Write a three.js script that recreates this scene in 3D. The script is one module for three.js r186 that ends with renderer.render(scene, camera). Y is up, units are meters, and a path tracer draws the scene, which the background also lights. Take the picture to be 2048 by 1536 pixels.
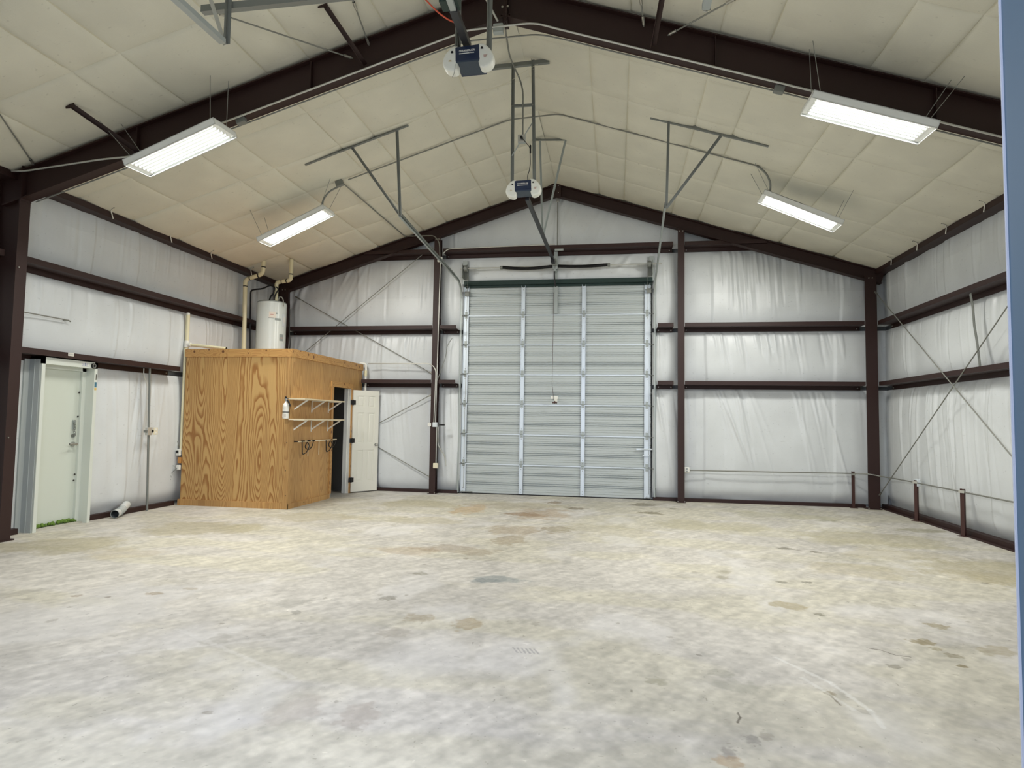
import * as THREE from 'three';
import { mergeGeometries, mergeVertices, toCreasedNormals } from 'three/addons/utils/BufferGeometryUtils.js';
import { RoundedBoxGeometry } from 'three/addons/geometries/RoundedBoxGeometry.js';
import { RectAreaLightUniformsLib } from 'three/addons/lights/RectAreaLightUniformsLib.js';
import { FontLoader } from 'three/addons/loaders/FontLoader.js';
import { TextGeometry } from 'three/addons/geometries/TextGeometry.js';

// ------------------------------------------------------------------ camera, sky, exposure
const scene = new THREE.Scene();
const camera = new THREE.PerspectiveCamera(62.88, 2048 / 1536, 0.05, 200);
camera.position.set(1.2088, 1.4863, 12.2333);
camera.rotation.set(0.0582, 0.1649, 0.0155, 'YXZ');
scene.add(camera);
const renderer = new THREE.WebGLRenderer({ antialias: true });
renderer.toneMapping = THREE.LinearToneMapping;
renderer.toneMappingExposure = 1.14;
renderer.shadowMap.enabled = true;
RectAreaLightUniformsLib.init();
scene.background = new THREE.Color().setRGB(2.8, 3.08, 3.85);          // bright overcast daylight outside the open front door
const LAMP = 84;                                                       // luminance of the fluorescent fixtures

// ------------------------------------------------------------------ helpers
let seed = 7;
const rnd = () => { seed = (seed * 1664525 + 1013904223) >>> 0; return seed / 4294967296; };
const rr = (a, b) => a + (b - a) * rnd();
const V = (x, y, z) => new THREE.Vector3(x, y, z);
const v3 = (a) => a.isVector3 ? a.clone() : V(a[0], a[1], a[2]);
const used = {};
const numbered = (n) => { used[n] = (used[n] ?? -1) + 1; return used[n] ? n + '_' + String(used[n]).padStart(3, '0') : n; };
function clean(g) {
  g = g.index ? g.toNonIndexed() : g;
  for (const k of Object.keys(g.attributes)) if (!['position', 'normal', 'uv'].includes(k)) g.deleteAttribute(k);
  if (!g.attributes.uv) g.setAttribute('uv', new THREE.BufferAttribute(new Float32Array(g.attributes.position.count * 2), 2));
  if (!g.attributes.normal) g.computeVertexNormals();
  g.morphAttributes = {};
  return g;
}
const merge = (list) => list.length === 1 ? clean(list[0]) : mergeGeometries(list.map(clean));
function mesh(name, geos, m, parent) {
  const o = new THREE.Mesh(merge([geos].flat()), m);
  o.name = parent ? name : numbered(name);
  o.castShadow = o.receiveShadow = true;
  (parent ?? scene).add(o);
  return o;
}
function tag(o, label, category, group) { o.userData.label = label; o.userData.category = category; if (group) o.userData.group = group; return o; }
function thing(name, label, category, pos = [0, 0, 0], group) {
  const o = new THREE.Group(); o.name = numbered(name); o.position.set(...pos); scene.add(o);
  return tag(o, label, category, group);
}
function one(name, geos, m, label, category, group) { return tag(mesh(name, geos, m), label, category, group); }
function struct(name, geos, m, label) {
  const o = geos ? mesh(name, geos, m) : new THREE.Group();
  if (!geos) { o.name = name; scene.add(o); }
  o.userData.kind = 'structure'; if (label) o.userData.label = label; return o;
}
// boxes given by centre and size, with uv in metres
function box(w, h, d, x = 0, y = 0, z = 0) {
  const g = new THREE.BoxGeometry(w, h, d); g.translate(x, y, z); uvBox(g); return g;
}
function uvBox(g) {
  g.computeBoundingBox();
  const p = g.attributes.position, n = g.attributes.normal, uv = g.attributes.uv;
  for (let i = 0; i < p.count; i++) {
    const ax = Math.abs(n.getX(i)), ay = Math.abs(n.getY(i)), az = Math.abs(n.getZ(i));
    if (ax >= ay && ax >= az) uv.setXY(i, p.getZ(i), p.getY(i));
    else if (ay >= az) uv.setXY(i, p.getX(i), p.getZ(i));
    else uv.setXY(i, p.getX(i), p.getY(i));
  }
  return g;
}
const span = (x0, x1, y0, y1, z0, z1) => box(x1 - x0, y1 - y0, z1 - z0, (x0 + x1) / 2, (y0 + y1) / 2, (z0 + z1) / 2);
function rbox(w, h, d, r, x = 0, y = 0, z = 0) { const g = new RoundedBoxGeometry(w, h, d, 2, r); g.translate(x, y, z); return g; }
// a 2D outline swept from a to b; outline x axis = side, y axis = up
function prof(a, b, pts, up = V(0, 1, 0)) {
  a = v3(a); b = v3(b);
  const dir = b.clone().sub(a), len = dir.length(); dir.normalize();
  const side = v3(up).cross(dir).normalize(), u = dir.clone().cross(side).normalize();
  const s = new THREE.Shape(pts.map(([x, y]) => new THREE.Vector2(x, y)));
  const g = new THREE.ExtrudeGeometry(s, { depth: len, bevelEnabled: false });
  g.applyMatrix4(new THREE.Matrix4().makeBasis(side, u, dir).setPosition(a));
  return g;
}
const rect = (w, h, cx = 0, cy = 0) => [[cx - w / 2, cy - h / 2], [cx + w / 2, cy - h / 2], [cx + w / 2, cy + h / 2], [cx - w / 2, cy + h / 2]];
const Ibeam = (w, h, t = 0.012) => [[-w / 2, -h / 2], [w / 2, -h / 2], [w / 2, -h / 2 + t], [t / 2, -h / 2 + t], [t / 2, h / 2 - t], [w / 2, h / 2 - t], [w / 2, h / 2], [-w / 2, h / 2], [-w / 2, h / 2 - t], [-t / 2, h / 2 - t], [-t / 2, -h / 2 + t], [-w / 2, -h / 2 + t]];
const Lang = (w, h, t = 0.004) => [[0, 0], [w, 0], [w, t], [t, t], [t, h], [0, h]];
const bar = (a, b, w, h, up) => prof(a, b, rect(w, h), up);
// round pipe along corner points, corners rounded with radius f
function fillet(pts, f) {
  pts = pts.map(v3); if (!f) return pts;
  const out = [pts[0]];
  for (let i = 1; i < pts.length - 1; i++) {
    const p = pts[i], a = pts[i - 1].clone().sub(p), b = pts[i + 1].clone().sub(p);
    const r = Math.min(f, a.length() * 0.49, b.length() * 0.49);
    const A = p.clone().add(a.normalize().multiplyScalar(r)), B = p.clone().add(b.normalize().multiplyScalar(r));
    for (let k = 0; k <= 6; k++) { const t = k / 6; out.push(A.clone().multiplyScalar((1 - t) ** 2).add(p.clone().multiplyScalar(2 * t * (1 - t))).add(B.clone().multiplyScalar(t * t))); }
  }
  out.push(pts[pts.length - 1]); return out;
}
function pipe(points, r, f = 0.08, seg = 10, caps = true) {
  const P = fillet(points, f), n = P.length, pos = [], nor = [], uv = [], idx = [];
  let up = null, L = 0;
  for (let i = 0; i < n; i++) {
    const t = (P[Math.min(i + 1, n - 1)].clone().sub(P[Math.max(i - 1, 0)])).normalize();
    if (!up) up = Math.abs(t.y) < 0.9 ? V(0, 1, 0) : V(1, 0, 0);
    const s = t.clone().cross(up).normalize(); up = s.clone().cross(t).normalize();
    if (i) L += P[i].distanceTo(P[i - 1]);
    for (let k = 0; k <= seg; k++) {
      const a = k / seg * Math.PI * 2, d = s.clone().multiplyScalar(Math.cos(a)).add(up.clone().multiplyScalar(Math.sin(a)));
      pos.push(P[i].x + d.x * r, P[i].y + d.y * r, P[i].z + d.z * r); nor.push(d.x, d.y, d.z); uv.push(k / seg * 0.2, L);
    }
  }
  for (let i = 0; i < n - 1; i++) for (let k = 0; k < seg; k++) { const a = i * (seg + 1) + k, b = a + seg + 1; idx.push(a, b, a + 1, b, b + 1, a + 1); }
  if (caps) for (const e of [0, n - 1]) {
    const c = pos.length / 3, t = (e ? P[n - 1].clone().sub(P[n - 2]) : P[0].clone().sub(P[1])).normalize();
    pos.push(P[e].x, P[e].y, P[e].z); nor.push(t.x, t.y, t.z); uv.push(0, 0);
    for (let k = 0; k <= seg; k++) { const q = (e * (seg + 1) + k) * 3; pos.push(pos[q], pos[q + 1], pos[q + 2]); nor.push(t.x, t.y, t.z); uv.push(0, 0); }
    for (let k = 0; k < seg; k++) e ? idx.push(c, c + 1 + k, c + 2 + k) : idx.push(c, c + 2 + k, c + 1 + k);
  }
  const g = new THREE.BufferGeometry();
  g.setAttribute('position', new THREE.Float32BufferAttribute(pos, 3)); g.setAttribute('normal', new THREE.Float32BufferAttribute(nor, 3)); g.setAttribute('uv', new THREE.Float32BufferAttribute(uv, 2));
  g.setIndex(idx); return g;
}
function lathe(pts, seg = 32, x = 0, y = 0, z = 0) { const g = new THREE.LatheGeometry(pts.map(([r, h]) => new THREE.Vector2(r, h)), seg); g.translate(x, y, z); return g; }
function cyl(r, h, x, y, z, axis = 'y', seg = 20, r2 = r) {
  const g = new THREE.CylinderGeometry(r2, r, h, seg); if (axis === 'x') g.rotateZ(Math.PI / 2); if (axis === 'z') g.rotateX(Math.PI / 2); g.translate(x, y, z); return g;
}
function extr(pts, depth, bevel = 0) {
  return new THREE.ExtrudeGeometry(new THREE.Shape(pts.map(([x, y]) => new THREE.Vector2(x, y))), { depth, bevelEnabled: bevel > 0, bevelSize: bevel, bevelThickness: bevel, bevelSegments: 3, curveSegments: 8 });
}

// ------------------------------------------------------------------ noise and textures
const HT = new Float32Array(65536); for (let i = 0; i < 65536; i++) HT[i] = rnd();
const hash = (x, y) => HT[((x * 73856093) ^ (y * 19349663)) & 65535];
function vn(x, y, wx = 0, wy = 0) {
  let xi = Math.floor(x), yi = Math.floor(y); const fx = x - xi, fy = y - yi;
  const u = fx * fx * (3 - 2 * fx), w = fy * fy * (3 - 2 * fy);
  const m = (a, p) => p ? ((a % p) + p) % p : a;
  const a = hash(m(xi, wx), m(yi, wy)), b = hash(m(xi + 1, wx), m(yi, wy)), c = hash(m(xi, wx), m(yi + 1, wy)), d = hash(m(xi + 1, wx), m(yi + 1, wy));
  return a + (b - a) * u + (c - a) * w + (a - b - c + d) * u * w;
}
function fbm(x, y, o = 4, wx = 0, wy = 0) { let s = 0, a = 0.5, t = 0; for (let i = 0; i < o; i++) { s += a * vn(x, y, wx, wy); t += a; x *= 2; y *= 2; wx *= 2; wy *= 2; a *= 0.5; } return s / t; }
function tex(w, h, fn, srgb = true, repeat) {
  const d = new Uint8Array(w * h * 4);
  for (let j = 0; j < h; j++) for (let i = 0; i < w; i++) { const c = fn((i + 0.5) / w, (j + 0.5) / h), k = (j * w + i) * 4; if (typeof c === 'number') d[k] = d[k + 1] = d[k + 2] = c; else { d[k] = c[0]; d[k + 1] = c[1]; d[k + 2] = c[2]; } d[k + 3] = 255; }
  const t = new THREE.DataTexture(d, w, h); t.magFilter = THREE.LinearFilter; t.minFilter = THREE.LinearMipmapLinearFilter; t.generateMipmaps = true;
  t.wrapS = t.wrapT = THREE.RepeatWrapping; if (srgb) t.colorSpace = THREE.SRGBColorSpace; if (repeat) t.repeat.set(...repeat); t.needsUpdate = true; return t;
}
const cl = (v) => Math.max(0, Math.min(255, v));
const mixc = (a, b, t) => [a[0] + (b[0] - a[0]) * t, a[1] + (b[1] - a[1]) * t, a[2] + (b[2] - a[2]) * t];
const sm = (a, b, x) => { const t = Math.max(0, Math.min(1, (x - a) / (b - a))); return t * t * (3 - 2 * t); };
function mat(color, roughness = 0.6, metalness = 0, extra = {}) { return new THREE.MeshStandardMaterial({ color, roughness, metalness, ...extra }); }

// vinyl facing: faint scrim weave with small scuffs, 1 m tile
const vinylBump = tex(512, 512, (u, v) => { const g = (t) => { const f = (t * 40) % 1; return Math.exp(-((f - 0.5) ** 2) * 60); }; return cl(90 + 60 * Math.max(g(u), g(v)) + 70 * (fbm(u * 16, v * 16, 3, 16, 16) - 0.5)); }, false);
const vinylMap = (base, seedx) => tex(512, 512, (u, v) => { const n = fbm(u * 6 + seedx, v * 6, 5, 0, 0) - 0.5, s = fbm(u * 40, v * 90 + seedx, 2) > 0.86 ? -14 : 0; const k = 1 + n * 0.07; return base.map((c) => cl(c * k + s)); }, true, [0.5, 0.5]);
const concreteBump = tex(512, 512, (u, v) => cl(128 + 150 * (fbm(u * 32, v * 32, 4, 32, 32) - 0.5) - (vn(u * 120, v * 120, 120, 120) > 0.93 ? 60 : 0)), false);
const scratch = tex(256, 256, (u, v) => cl(128 + 120 * (fbm(u * 8, v * 64, 3, 8, 64) - 0.5)), false);

// plywood: contour bands of a stretched field (rotary cut softwood veneer), 1.95 x 2.6 m
function plyTex(w, h, base, dark, sx, sy, off, bands, contrast, knots = []) {
  return tex(w, h, (u, v) => {
    const wob = (fbm(u * 11 + off, v * 7, 3) - .5) * 1.3 + (fbm(u * 60, v * 14, 2) - .5) * .35; let f = fbm(u * sx + off, v * sy + off * 1.7, 2) * bands + wob;
    for (const [ku, kv, kr] of knots) { const d = Math.hypot((u - ku) * sx * 0.9, (v - kv) * sy * 0.55); f += Math.exp(-d * d / kr) * 3.6; }
    f += u * bands * 0.22;
    const t = f - Math.floor(f), band = sm(0.35, 0.86, t) * (1 - sm(0.9, 1.0, t));
    const fine = fbm(u * 220, v * 9 + off, 2) - 0.5, tone = fbm(u * 2.3 + off, v * 1.2, 2) - 0.5;
    const c = mixc(base, dark, Math.min(1, band * contrast + Math.max(0, fine) * 0.35));
    const k = 1 + tone * 0.18 + fine * 0.06; return [cl(c[0] * k), cl(c[1] * k), cl(c[2] * k)];
  });
}
const plyA = plyTex(1024, 1024, [205, 166, 106], [158, 108, 56], 4.4, 0.85, 3.1, 24, 0.92, [[0.07, 0.83, 0.02], [0.08, 0.66, 0.02], [0.13, 0.42, 0.04], [0.42, 0.8, 0.09], [0.73, 0.72, 0.12], [0.2, 0.1, 0.03], [0.78, 0.12, .05]]);
const plyB = plyTex(1024, 1024, [196, 154, 96], [150, 104, 58], 6.5, 1.1, 9.7, 18, 0.42);
const pine = tex(1024, 128, (u, v) => {
  let f = fbm(u * 2.2, v * 3 + 4, 3) * 5 + v * 4;
  let kn = 0; for (const [ku, kv, r] of [[0.11, 0.35, 0.017], [0.205, 0.5, 0.013], [0.34, 0.75, 0.011], [0.47, 0.5, 0.015], [0.7, 0.3, 0.007], [0.86, 0.6, 0.009]]) { const d = Math.hypot(u - ku, (v - kv) * 0.06) / r; f += Math.exp(-d * d * 0.12) * 2.2; kn = Math.max(kn, 1 - sm(0.45, 0.95, d)); }
  const t = f - Math.floor(f), c = mixc([200, 156, 94], [162, 112, 62], sm(0.4, 0.9, t) * 0.55 + fbm(u * 14, v * 60, 2) * 0.15);
  return mixc(c, [96, 56, 28], kn * 0.85).map(cl);
});
const fitUV = (t, w, h, ou = 0, ov = 0) => { const c = t.clone(); c.repeat.set(1 / w, 1 / h); c.offset.set(ou, ov); c.needsUpdate = true; return c; };

// floor slab: cement mottling, the stains, drips, cracks and scrapes seen on it
const FX0 = -6.2, FZ0 = -0.4, FS = 12.4;
const stains = [   // x, z, half length, colour, strength, stretch in z
  [-1.19, 1.88, .3, [176, 132, 78], .5, 2.2], [-.2, 2.24, .34, [116, 88, 60], .75, .7], [.05, 2.1, .5, [150, 122, 88], .5, 1.2], [.09, .64, .16, [104, 84, 58], .7, 1.3], [.52, 1.33, .22, [92, 80, 60], .75, .8], [1.69, .47, .3, [88, 82, 62], .75, .7], [1.8, 1.52, .22, [96, 90, 66], .75, .9], [2.2, .92, .08, [84, 80, 62], .7, 1.2],
  [-.14, 3.72, .45, [136, 116, 84], .5, .9], [.38, 3.51, .25, [112, 98, 72], .5, 1.2], [-.09, 4.41, .26, [124, 108, 82], .55, 1.4], [-.61, 5.13, .52, [128, 112, 88], .5, .55], [-1.1, 5.3, .4, [148, 122, 92], .4, .6], [.14, 6.35, .3, [104, 114, 116], .62, .5], [.02, 6.42, .18, [96, 106, 108], .5, .5], [-.65, 7.16, .07, [112, 108, 96], .7, 1.2], [-.65, 6.3, .08, [112, 108, 92], .65, .9],
  [.14, 7.68, .14, [138, 118, 86], .55, 1], [-.23, 7.6, .12, [128, 112, 84], .5, 1], [1.45, 8.43, .07, [136, 132, 112], .7, 1], [-.05, 9.16, .11, [132, 118, 108], .4, 1.4], [-.3, 7.97, .12, [142, 134, 122], .5, 1], [3.24, 4.13, .1, [84, 80, 66], .8, .9], [3.52, 4.27, .07, [88, 84, 70], .8, .9], [2.62, 6.65, .17, [148, 134, 96], .75, .8], [2.8, 6.86, .045, [92, 88, 72], .8, 1], [3, 5.81, .06, [84, 82, 70], .8, .8], [2.76, 5.85, .06, [96, 94, 80], .7, .8], [2.29, 5.55, .07, [132, 126, 104], .6, 1], [2.23, 5.79, .07, [132, 126, 104], .6, 1],
  [3.3, 7.38, .085, [118, 104, 66], .85, .9], [3.59, 6.96, .09, [128, 116, 82], .75, .9], [3.34, 7.51, .05, [126, 116, 84], .7, .9], [3.39, 7.63, .065, [110, 102, 78], .75, .8], [3.35, 7.81, .035, [98, 84, 48], .9, .8], [2.92, 7.9, .045, [116, 110, 96], .8, .9], [3.73, 7.46, .14, [142, 130, 100], .65, .9], [1.89, 8.42, .14, [154, 152, 140], .7, .7], [1.84, 8.23, .08, [144, 142, 130], .65, .9], [1.85, 9.03, .045, [112, 110, 104], .75, 1.2], [1.72, 9.18, .04, [120, 116, 110], .7, 1.6], [1.71, 9.26, .07, [150, 124, 92], .7, 1], [2.39, 8.4, .03, [116, 104, 78], .8, 1.6], [3.38, 6.48, .1, [140, 136, 122], .55, 1], [5.49, 2.27, .36, [126, 122, 92], .6, .5], [4.46, 1.61, .2, [122, 120, 90], .6, .7],
  [-2.58, 7.45, .09, [138, 122, 98], .75, .6], [-2.4, 7.25, .09, [146, 132, 108], .5, .5], [-3.14, 7.65, .05, [138, 122, 104], .7, .8], [-2.87, 7.62, .025, [116, 108, 96], .8, 1], [-1.19, 7.68, .055, [124, 122, 114], .7, 1], [-1.4, 8.36, .12, [150, 146, 136], .55, 1.2], [-1.33, 7.43, .16, [146, 144, 134], .5, .9], [-.39, 9.13, .15, [158, 148, 138], .45, 1.2], [-4, 6.2, .5, [168, 152, 118], .35, .6], [4.4, 4.2, .7, [160, 148, 112], .35, .5], [4.8, 5.2, .5, [156, 142, 106], .35, .6], [-3.2, 3.4, .8, [150, 138, 100], .5, .6], [-4.3, 4.6, .9, [146, 136, 98], .55, .7], [-5.0, 6.0, .7, [142, 132, 96], .55, .8], [-2.2, 1.6, .9, [148, 138, 100], .5, .6], [-1.6, 3.2, .8, [152, 142, 106], .45, .5], [2.6, 2.6, 1.0, [154, 146, 108], .45, .5], [4.6, 3.2, 1.0, [148, 140, 102], .5, .6], [5.2, 5.0, .8, [142, 132, 96], .55, .9], [1.2, 3.4, .9, [156, 148, 112], .4, .6], [4.0, 1.2, 1.0, [150, 146, 112], .45, .4], [-.6, 1.2, 1.0, [148, 136, 100], .45, .5], [3.6, 5.2, .7, [156, 144, 108], .4, .6],
];
for (let i = 0; i < 60; i++) { const z = rr(3, 10.5); stains.push([rr(-4.5, 4.8), z, rr(.012, .05), [118, 112, 100], rr(.3, .7), rr(.6, 1.6)]); }
const lines = [   // cracks (dark) and scrapes (light): x0 z0 x1 z1 width colour strength
  [2.878, 7.588, 2.95, 7.61, .006, [84, 80, 70], .8], [2.95, 7.61, 3.011, 7.689, .005, [84, 80, 70], .8], [3.011, 7.689, 3.092, 7.707, .006, [84, 80, 70], .8], [1.836, 8.748, 1.838, 8.803, .005, [80, 74, 64], .8], [1.838, 8.803, 1.815, 8.862, .006, [80, 74, 64], .8], [2.383, 8.426, 2.395, 8.548, .006, [98, 90, 74], .7],
  [2.23, 7.904, 2.44, 8.245, .016, [228, 228, 224], .45], [2.44, 8.245, 2.531, 8.58, .016, [228, 228, 224], .45], [2.3, 8.2, 2.45, 8.6, .014, [226, 226, 222], .35], [2.531, 8.58, 2.52, 8.78, .016, [228, 228, 224], .4],
  [-2.9, 6.9, -1.7, 6.4, .012, [132, 124, 106], .25], [-1.8, 8.2, -0.6, 8.8, .02, [216, 214, 210], .3], [-2.2, 8.9, -0.8, 8.1, .02, [216, 214, 210], .25],
];
for (let i = 0; i < 6; i++) { lines.push([.55 + i * .028, 8.07, .59 + i * .028, 8.15, .007, [126, 124, 126], .5]); }
const floorMap = (() => {
  const N = 2048, d = new Float32Array(N * N * 3);
  for (let j = 0; j < N; j++) for (let i = 0; i < N; i++) {
    const x = FX0 + (i + .5) / N * FS, z = FZ0 + (j + .5) / N * FS;
    const a = fbm(x * .55 + 3, z * .55, 4) - .5, b = fbm(x * 3.1, z * 3.1 + 7, 4) - .5, c = fbm(x * 22, z * 22, 3) - .5, w = fbm(x * .9 + 30, z * 2.2 + 5, 4);
    const e = fbm(x * 9 + 4, z * 5.5 + 2, 4) - .5, sk = fbm(x * 14 + z * 9, z * 3.2 - x * 2, 3) - .5; let k = 1 + a * .2 + b * .1 + c * .2 + e * .09 + sk * .16; const yel = sm(.42, .62, w) * .5, light = sm(.56, .72, fbm(x * 1.6 + 50, z * 1.2, 4));
    let col = [188 * k, (184 - yel * 1) * k, (176 - yel * 14) * k]; col = mixc(col, [210 * (1 + e * .1), 208 * (1 + e * .1), 206 * (1 + e * .1)], light * .45);
    const pit = (vn(x * 70, z * 70) > .965 ? -26 : 0) + (vn(x * 33 + 9, z * 33) > .975 ? -34 : 0) + (vn(x * 46, z * 46 + 5) > .97 ? 16 : 0), q = (j * N + i) * 3; d[q] = col[0] + pit; d[q + 1] = col[1] + pit; d[q + 2] = col[2] + pit;
  }
  const put = (x0, x1, z0, z1, fn) => { const i0 = Math.max(0, Math.floor((x0 - FX0) / FS * N)), i1 = Math.min(N - 1, Math.ceil((x1 - FX0) / FS * N)), j0 = Math.max(0, Math.floor((z0 - FZ0) / FS * N)), j1 = Math.min(N - 1, Math.ceil((z1 - FZ0) / FS * N));
    for (let j = j0; j <= j1; j++) for (let i = i0; i <= i1; i++) { const x = FX0 + (i + .5) / N * FS, z = FZ0 + (j + .5) / N * FS, r = fn(x, z); if (r) { const q = (j * N + i) * 3; for (let c = 0; c < 3; c++) d[q + c] += (r[1][c] - d[q + c]) * r[0]; } } };
  for (const [sx, sz, R, col, st, zs] of stains) put(sx - R * 1.6, sx + R * 1.6, sz - R * zs * 1.6, sz + R * zs * 1.6, (x, z) => {
    const e = Math.hypot((x - sx) / R, (z - sz) / (R * zs)) + (fbm(x * 2.4 / R + sx, z * 2.4 / R + sz, 3) - .5) * 1.1 + (fbm(x * 30, z * 30, 2) - .5) * .3;
    const m = 1 - sm(.62, 1.0, e); return m > 0 ? [m * st * .66 * (.75 + .5 * vn(x * 55, z * 55)), col] : null; });
  for (const [x0, z0, x1, z1, w, col, st] of lines) put(Math.min(x0, x1) - w * 4, Math.max(x0, x1) + w * 4, Math.min(z0, z1) - w * 4, Math.max(z0, z1) + w * 4, (x, z) => {
    const dx = x1 - x0, dz = z1 - z0, t = Math.max(0, Math.min(1, ((x - x0) * dx + (z - z0) * dz) / (dx * dx + dz * dz))); const e = Math.hypot(x - x0 - dx * t, z - z0 - dz * t) / w + (vn(x * 60, z * 60) - .5);
    const m = 1 - sm(.5, 1.2, e); return m > 0 ? [m * st, col] : null; });
  const o = new Uint8Array(N * N * 4); for (let q = 0; q < N * N; q++) { o[q * 4] = cl(d[q * 3]); o[q * 4 + 1] = cl(d[q * 3 + 1]); o[q * 4 + 2] = cl(d[q * 3 + 2]); o[q * 4 + 3] = 255; }
  const t = new THREE.DataTexture(o, N, N); t.magFilter = THREE.LinearFilter; t.minFilter = THREE.LinearMipmapLinearFilter; t.generateMipmaps = true; t.colorSpace = THREE.SRGBColorSpace; t.needsUpdate = true; return t;
})();
const bumpFloor = concreteBump.clone(); bumpFloor.repeat.set(14, 14); bumpFloor.needsUpdate = true;
const bumpVinyl = vinylBump;

// ------------------------------------------------------------------ materials
const M = {
  floor: mat('#ffffff', .62, 0, { map: floorMap, bumpMap: bumpFloor, bumpScale: .0015 }),
  apron: mat('#b9b5a8', .85, 0, { bumpMap: concreteBump, bumpScale: .002 }),
  wall: mat('#ffffff', .36, 0, { map: vinylMap([212, 216, 217], 2.2), bumpMap: bumpVinyl, bumpScale: .0006, side: THREE.DoubleSide }),
  ceil: mat('#ffffff', .6, 0, { map: vinylMap([219, 216, 199], 8.4), bumpMap: bumpVinyl, bumpScale: .0008, side: THREE.DoubleSide }),
  strap: mat('#d4cfb8', .5), strapWhite: mat('#dcdad0', .45),
  shell: mat('#8d8f8e', .7), steel: mat('#2a120e', .58, 0, { bumpMap: scratch, bumpScale: .0004 }),
  galv: mat('#a9b0ae', .42, .35, { bumpMap: scratch, bumpScale: .0003 }), galvDark: mat('#7e817c', .5, .3), galvWhite: mat('#dfe6ea', .38, .35),
  emt: mat('#c6c6bf', .38, .55), emtDark: mat('#85867f', .5, .3), bolt: mat('#b4b2aa', .35, .8),
  jambBlue: mat('#3b5060', .5, .05), edgeBlue: mat('#9297a2', .5, .05),
  doorPanel: mat('#b6bdbd', .42, .05), doorSteel: mat('#d9e2ea', .4, .3), header: mat('#17302c', .5),
  black: mat('#15151a', .45), rubber: mat('#0f0f10', .6), spring: mat('#141416', .5, .4),
  white: mat('#e6e6df', .5), cream: mat('#ddd6bd', .5), pvc: mat('#ded7b4', .4), pvcWhite: mat('#e9e8e0', .4), tank: mat('#cfd8d6', .22, 0), label: mat('#d8d2c8', .6), labelGrey: mat('#8f9998', .6), labelRed: mat('#c09a92', .6),
  ply: mat('#ffffff', .55, 0, { map: fitUV(plyA, 1.95, 2.6, .1, 0) }), plyS: mat('#ffffff', .55, 0, { map: fitUV(plyB, 1.6, 2.6) }),
  pine: mat('#ffffff', .55, 0, { map: fitUV(pine, 2.0, .14, .1, .2) }), pineV: mat('#ffffff', .55, 0, { map: (() => { const t = fitUV(pine, .13, 2.6); t.rotation = Math.PI / 2; t.repeat.set(1 / 2.6, 1 / .13); return t; })() }),
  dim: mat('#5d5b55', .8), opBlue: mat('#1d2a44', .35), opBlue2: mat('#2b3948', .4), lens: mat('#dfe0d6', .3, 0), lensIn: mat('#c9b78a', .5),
  doorWhite: mat('#e2e1d6', .45), manDoor: mat('#c9cfc4', .5), manFrame: mat('#d3d8cf', .5), moss: mat('#5f7c31', .95), orange: mat('#d4573a', .5), chrome: mat('#b9b9b4', .25, .9), screw: mat('#33302a', .6),
  tube: mat('#ffffff', .4, 0, { emissive: new THREE.Color().setRGB(1, 1, .97), emissiveIntensity: 1.6 }), fixture: mat('#eceeea', .4), reflector: mat('#c9ccc8', .3, .2),
  stud: mat('#b4bab8', .5, .1), stub: mat('#40241f', .6), wood: mat('#e8d9b8', .5), lumber: mat('#c08a4e', .6), wire: mat('#1c1a18', .6), wireGrey: mat('#8b8d86', .5),
};

// ------------------------------------------------------------------ dimensions
const W = 5.88, WO = 6.12, ZB = -.3, ZF = 11.1, RIDGE = 6.27, SL = .318, H1 = 2.215, H2 = 3.324, H3 = 4.9, EAVE = 4.40;
const roofY = (x, d = 0) => RIDGE - d - SL * Math.abs(x);
const frameZ = (x) => 5.73 - .035 * x;

// ------------------------------------------------------------------ floor, ground, shell
{
  const g = span(FX0, FX0 + FS, -.2, 0, FZ0, 11.35), p = g.attributes.position, uv = g.attributes.uv;
  for (let i = 0; i < p.count; i++) uv.setXY(i, (p.getX(i) - FX0) / FS, (p.getZ(i) - FZ0) / FS);
  struct('floor', g, M.floor, 'worn grey concrete slab with brown oil stains and hairline cracks');
  const a = struct('ground', span(-25, 25, -.22, -.02, 11.36, 45), M.apron, 'pale concrete apron outside the open front door');
}
const pillowCache = {};
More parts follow.
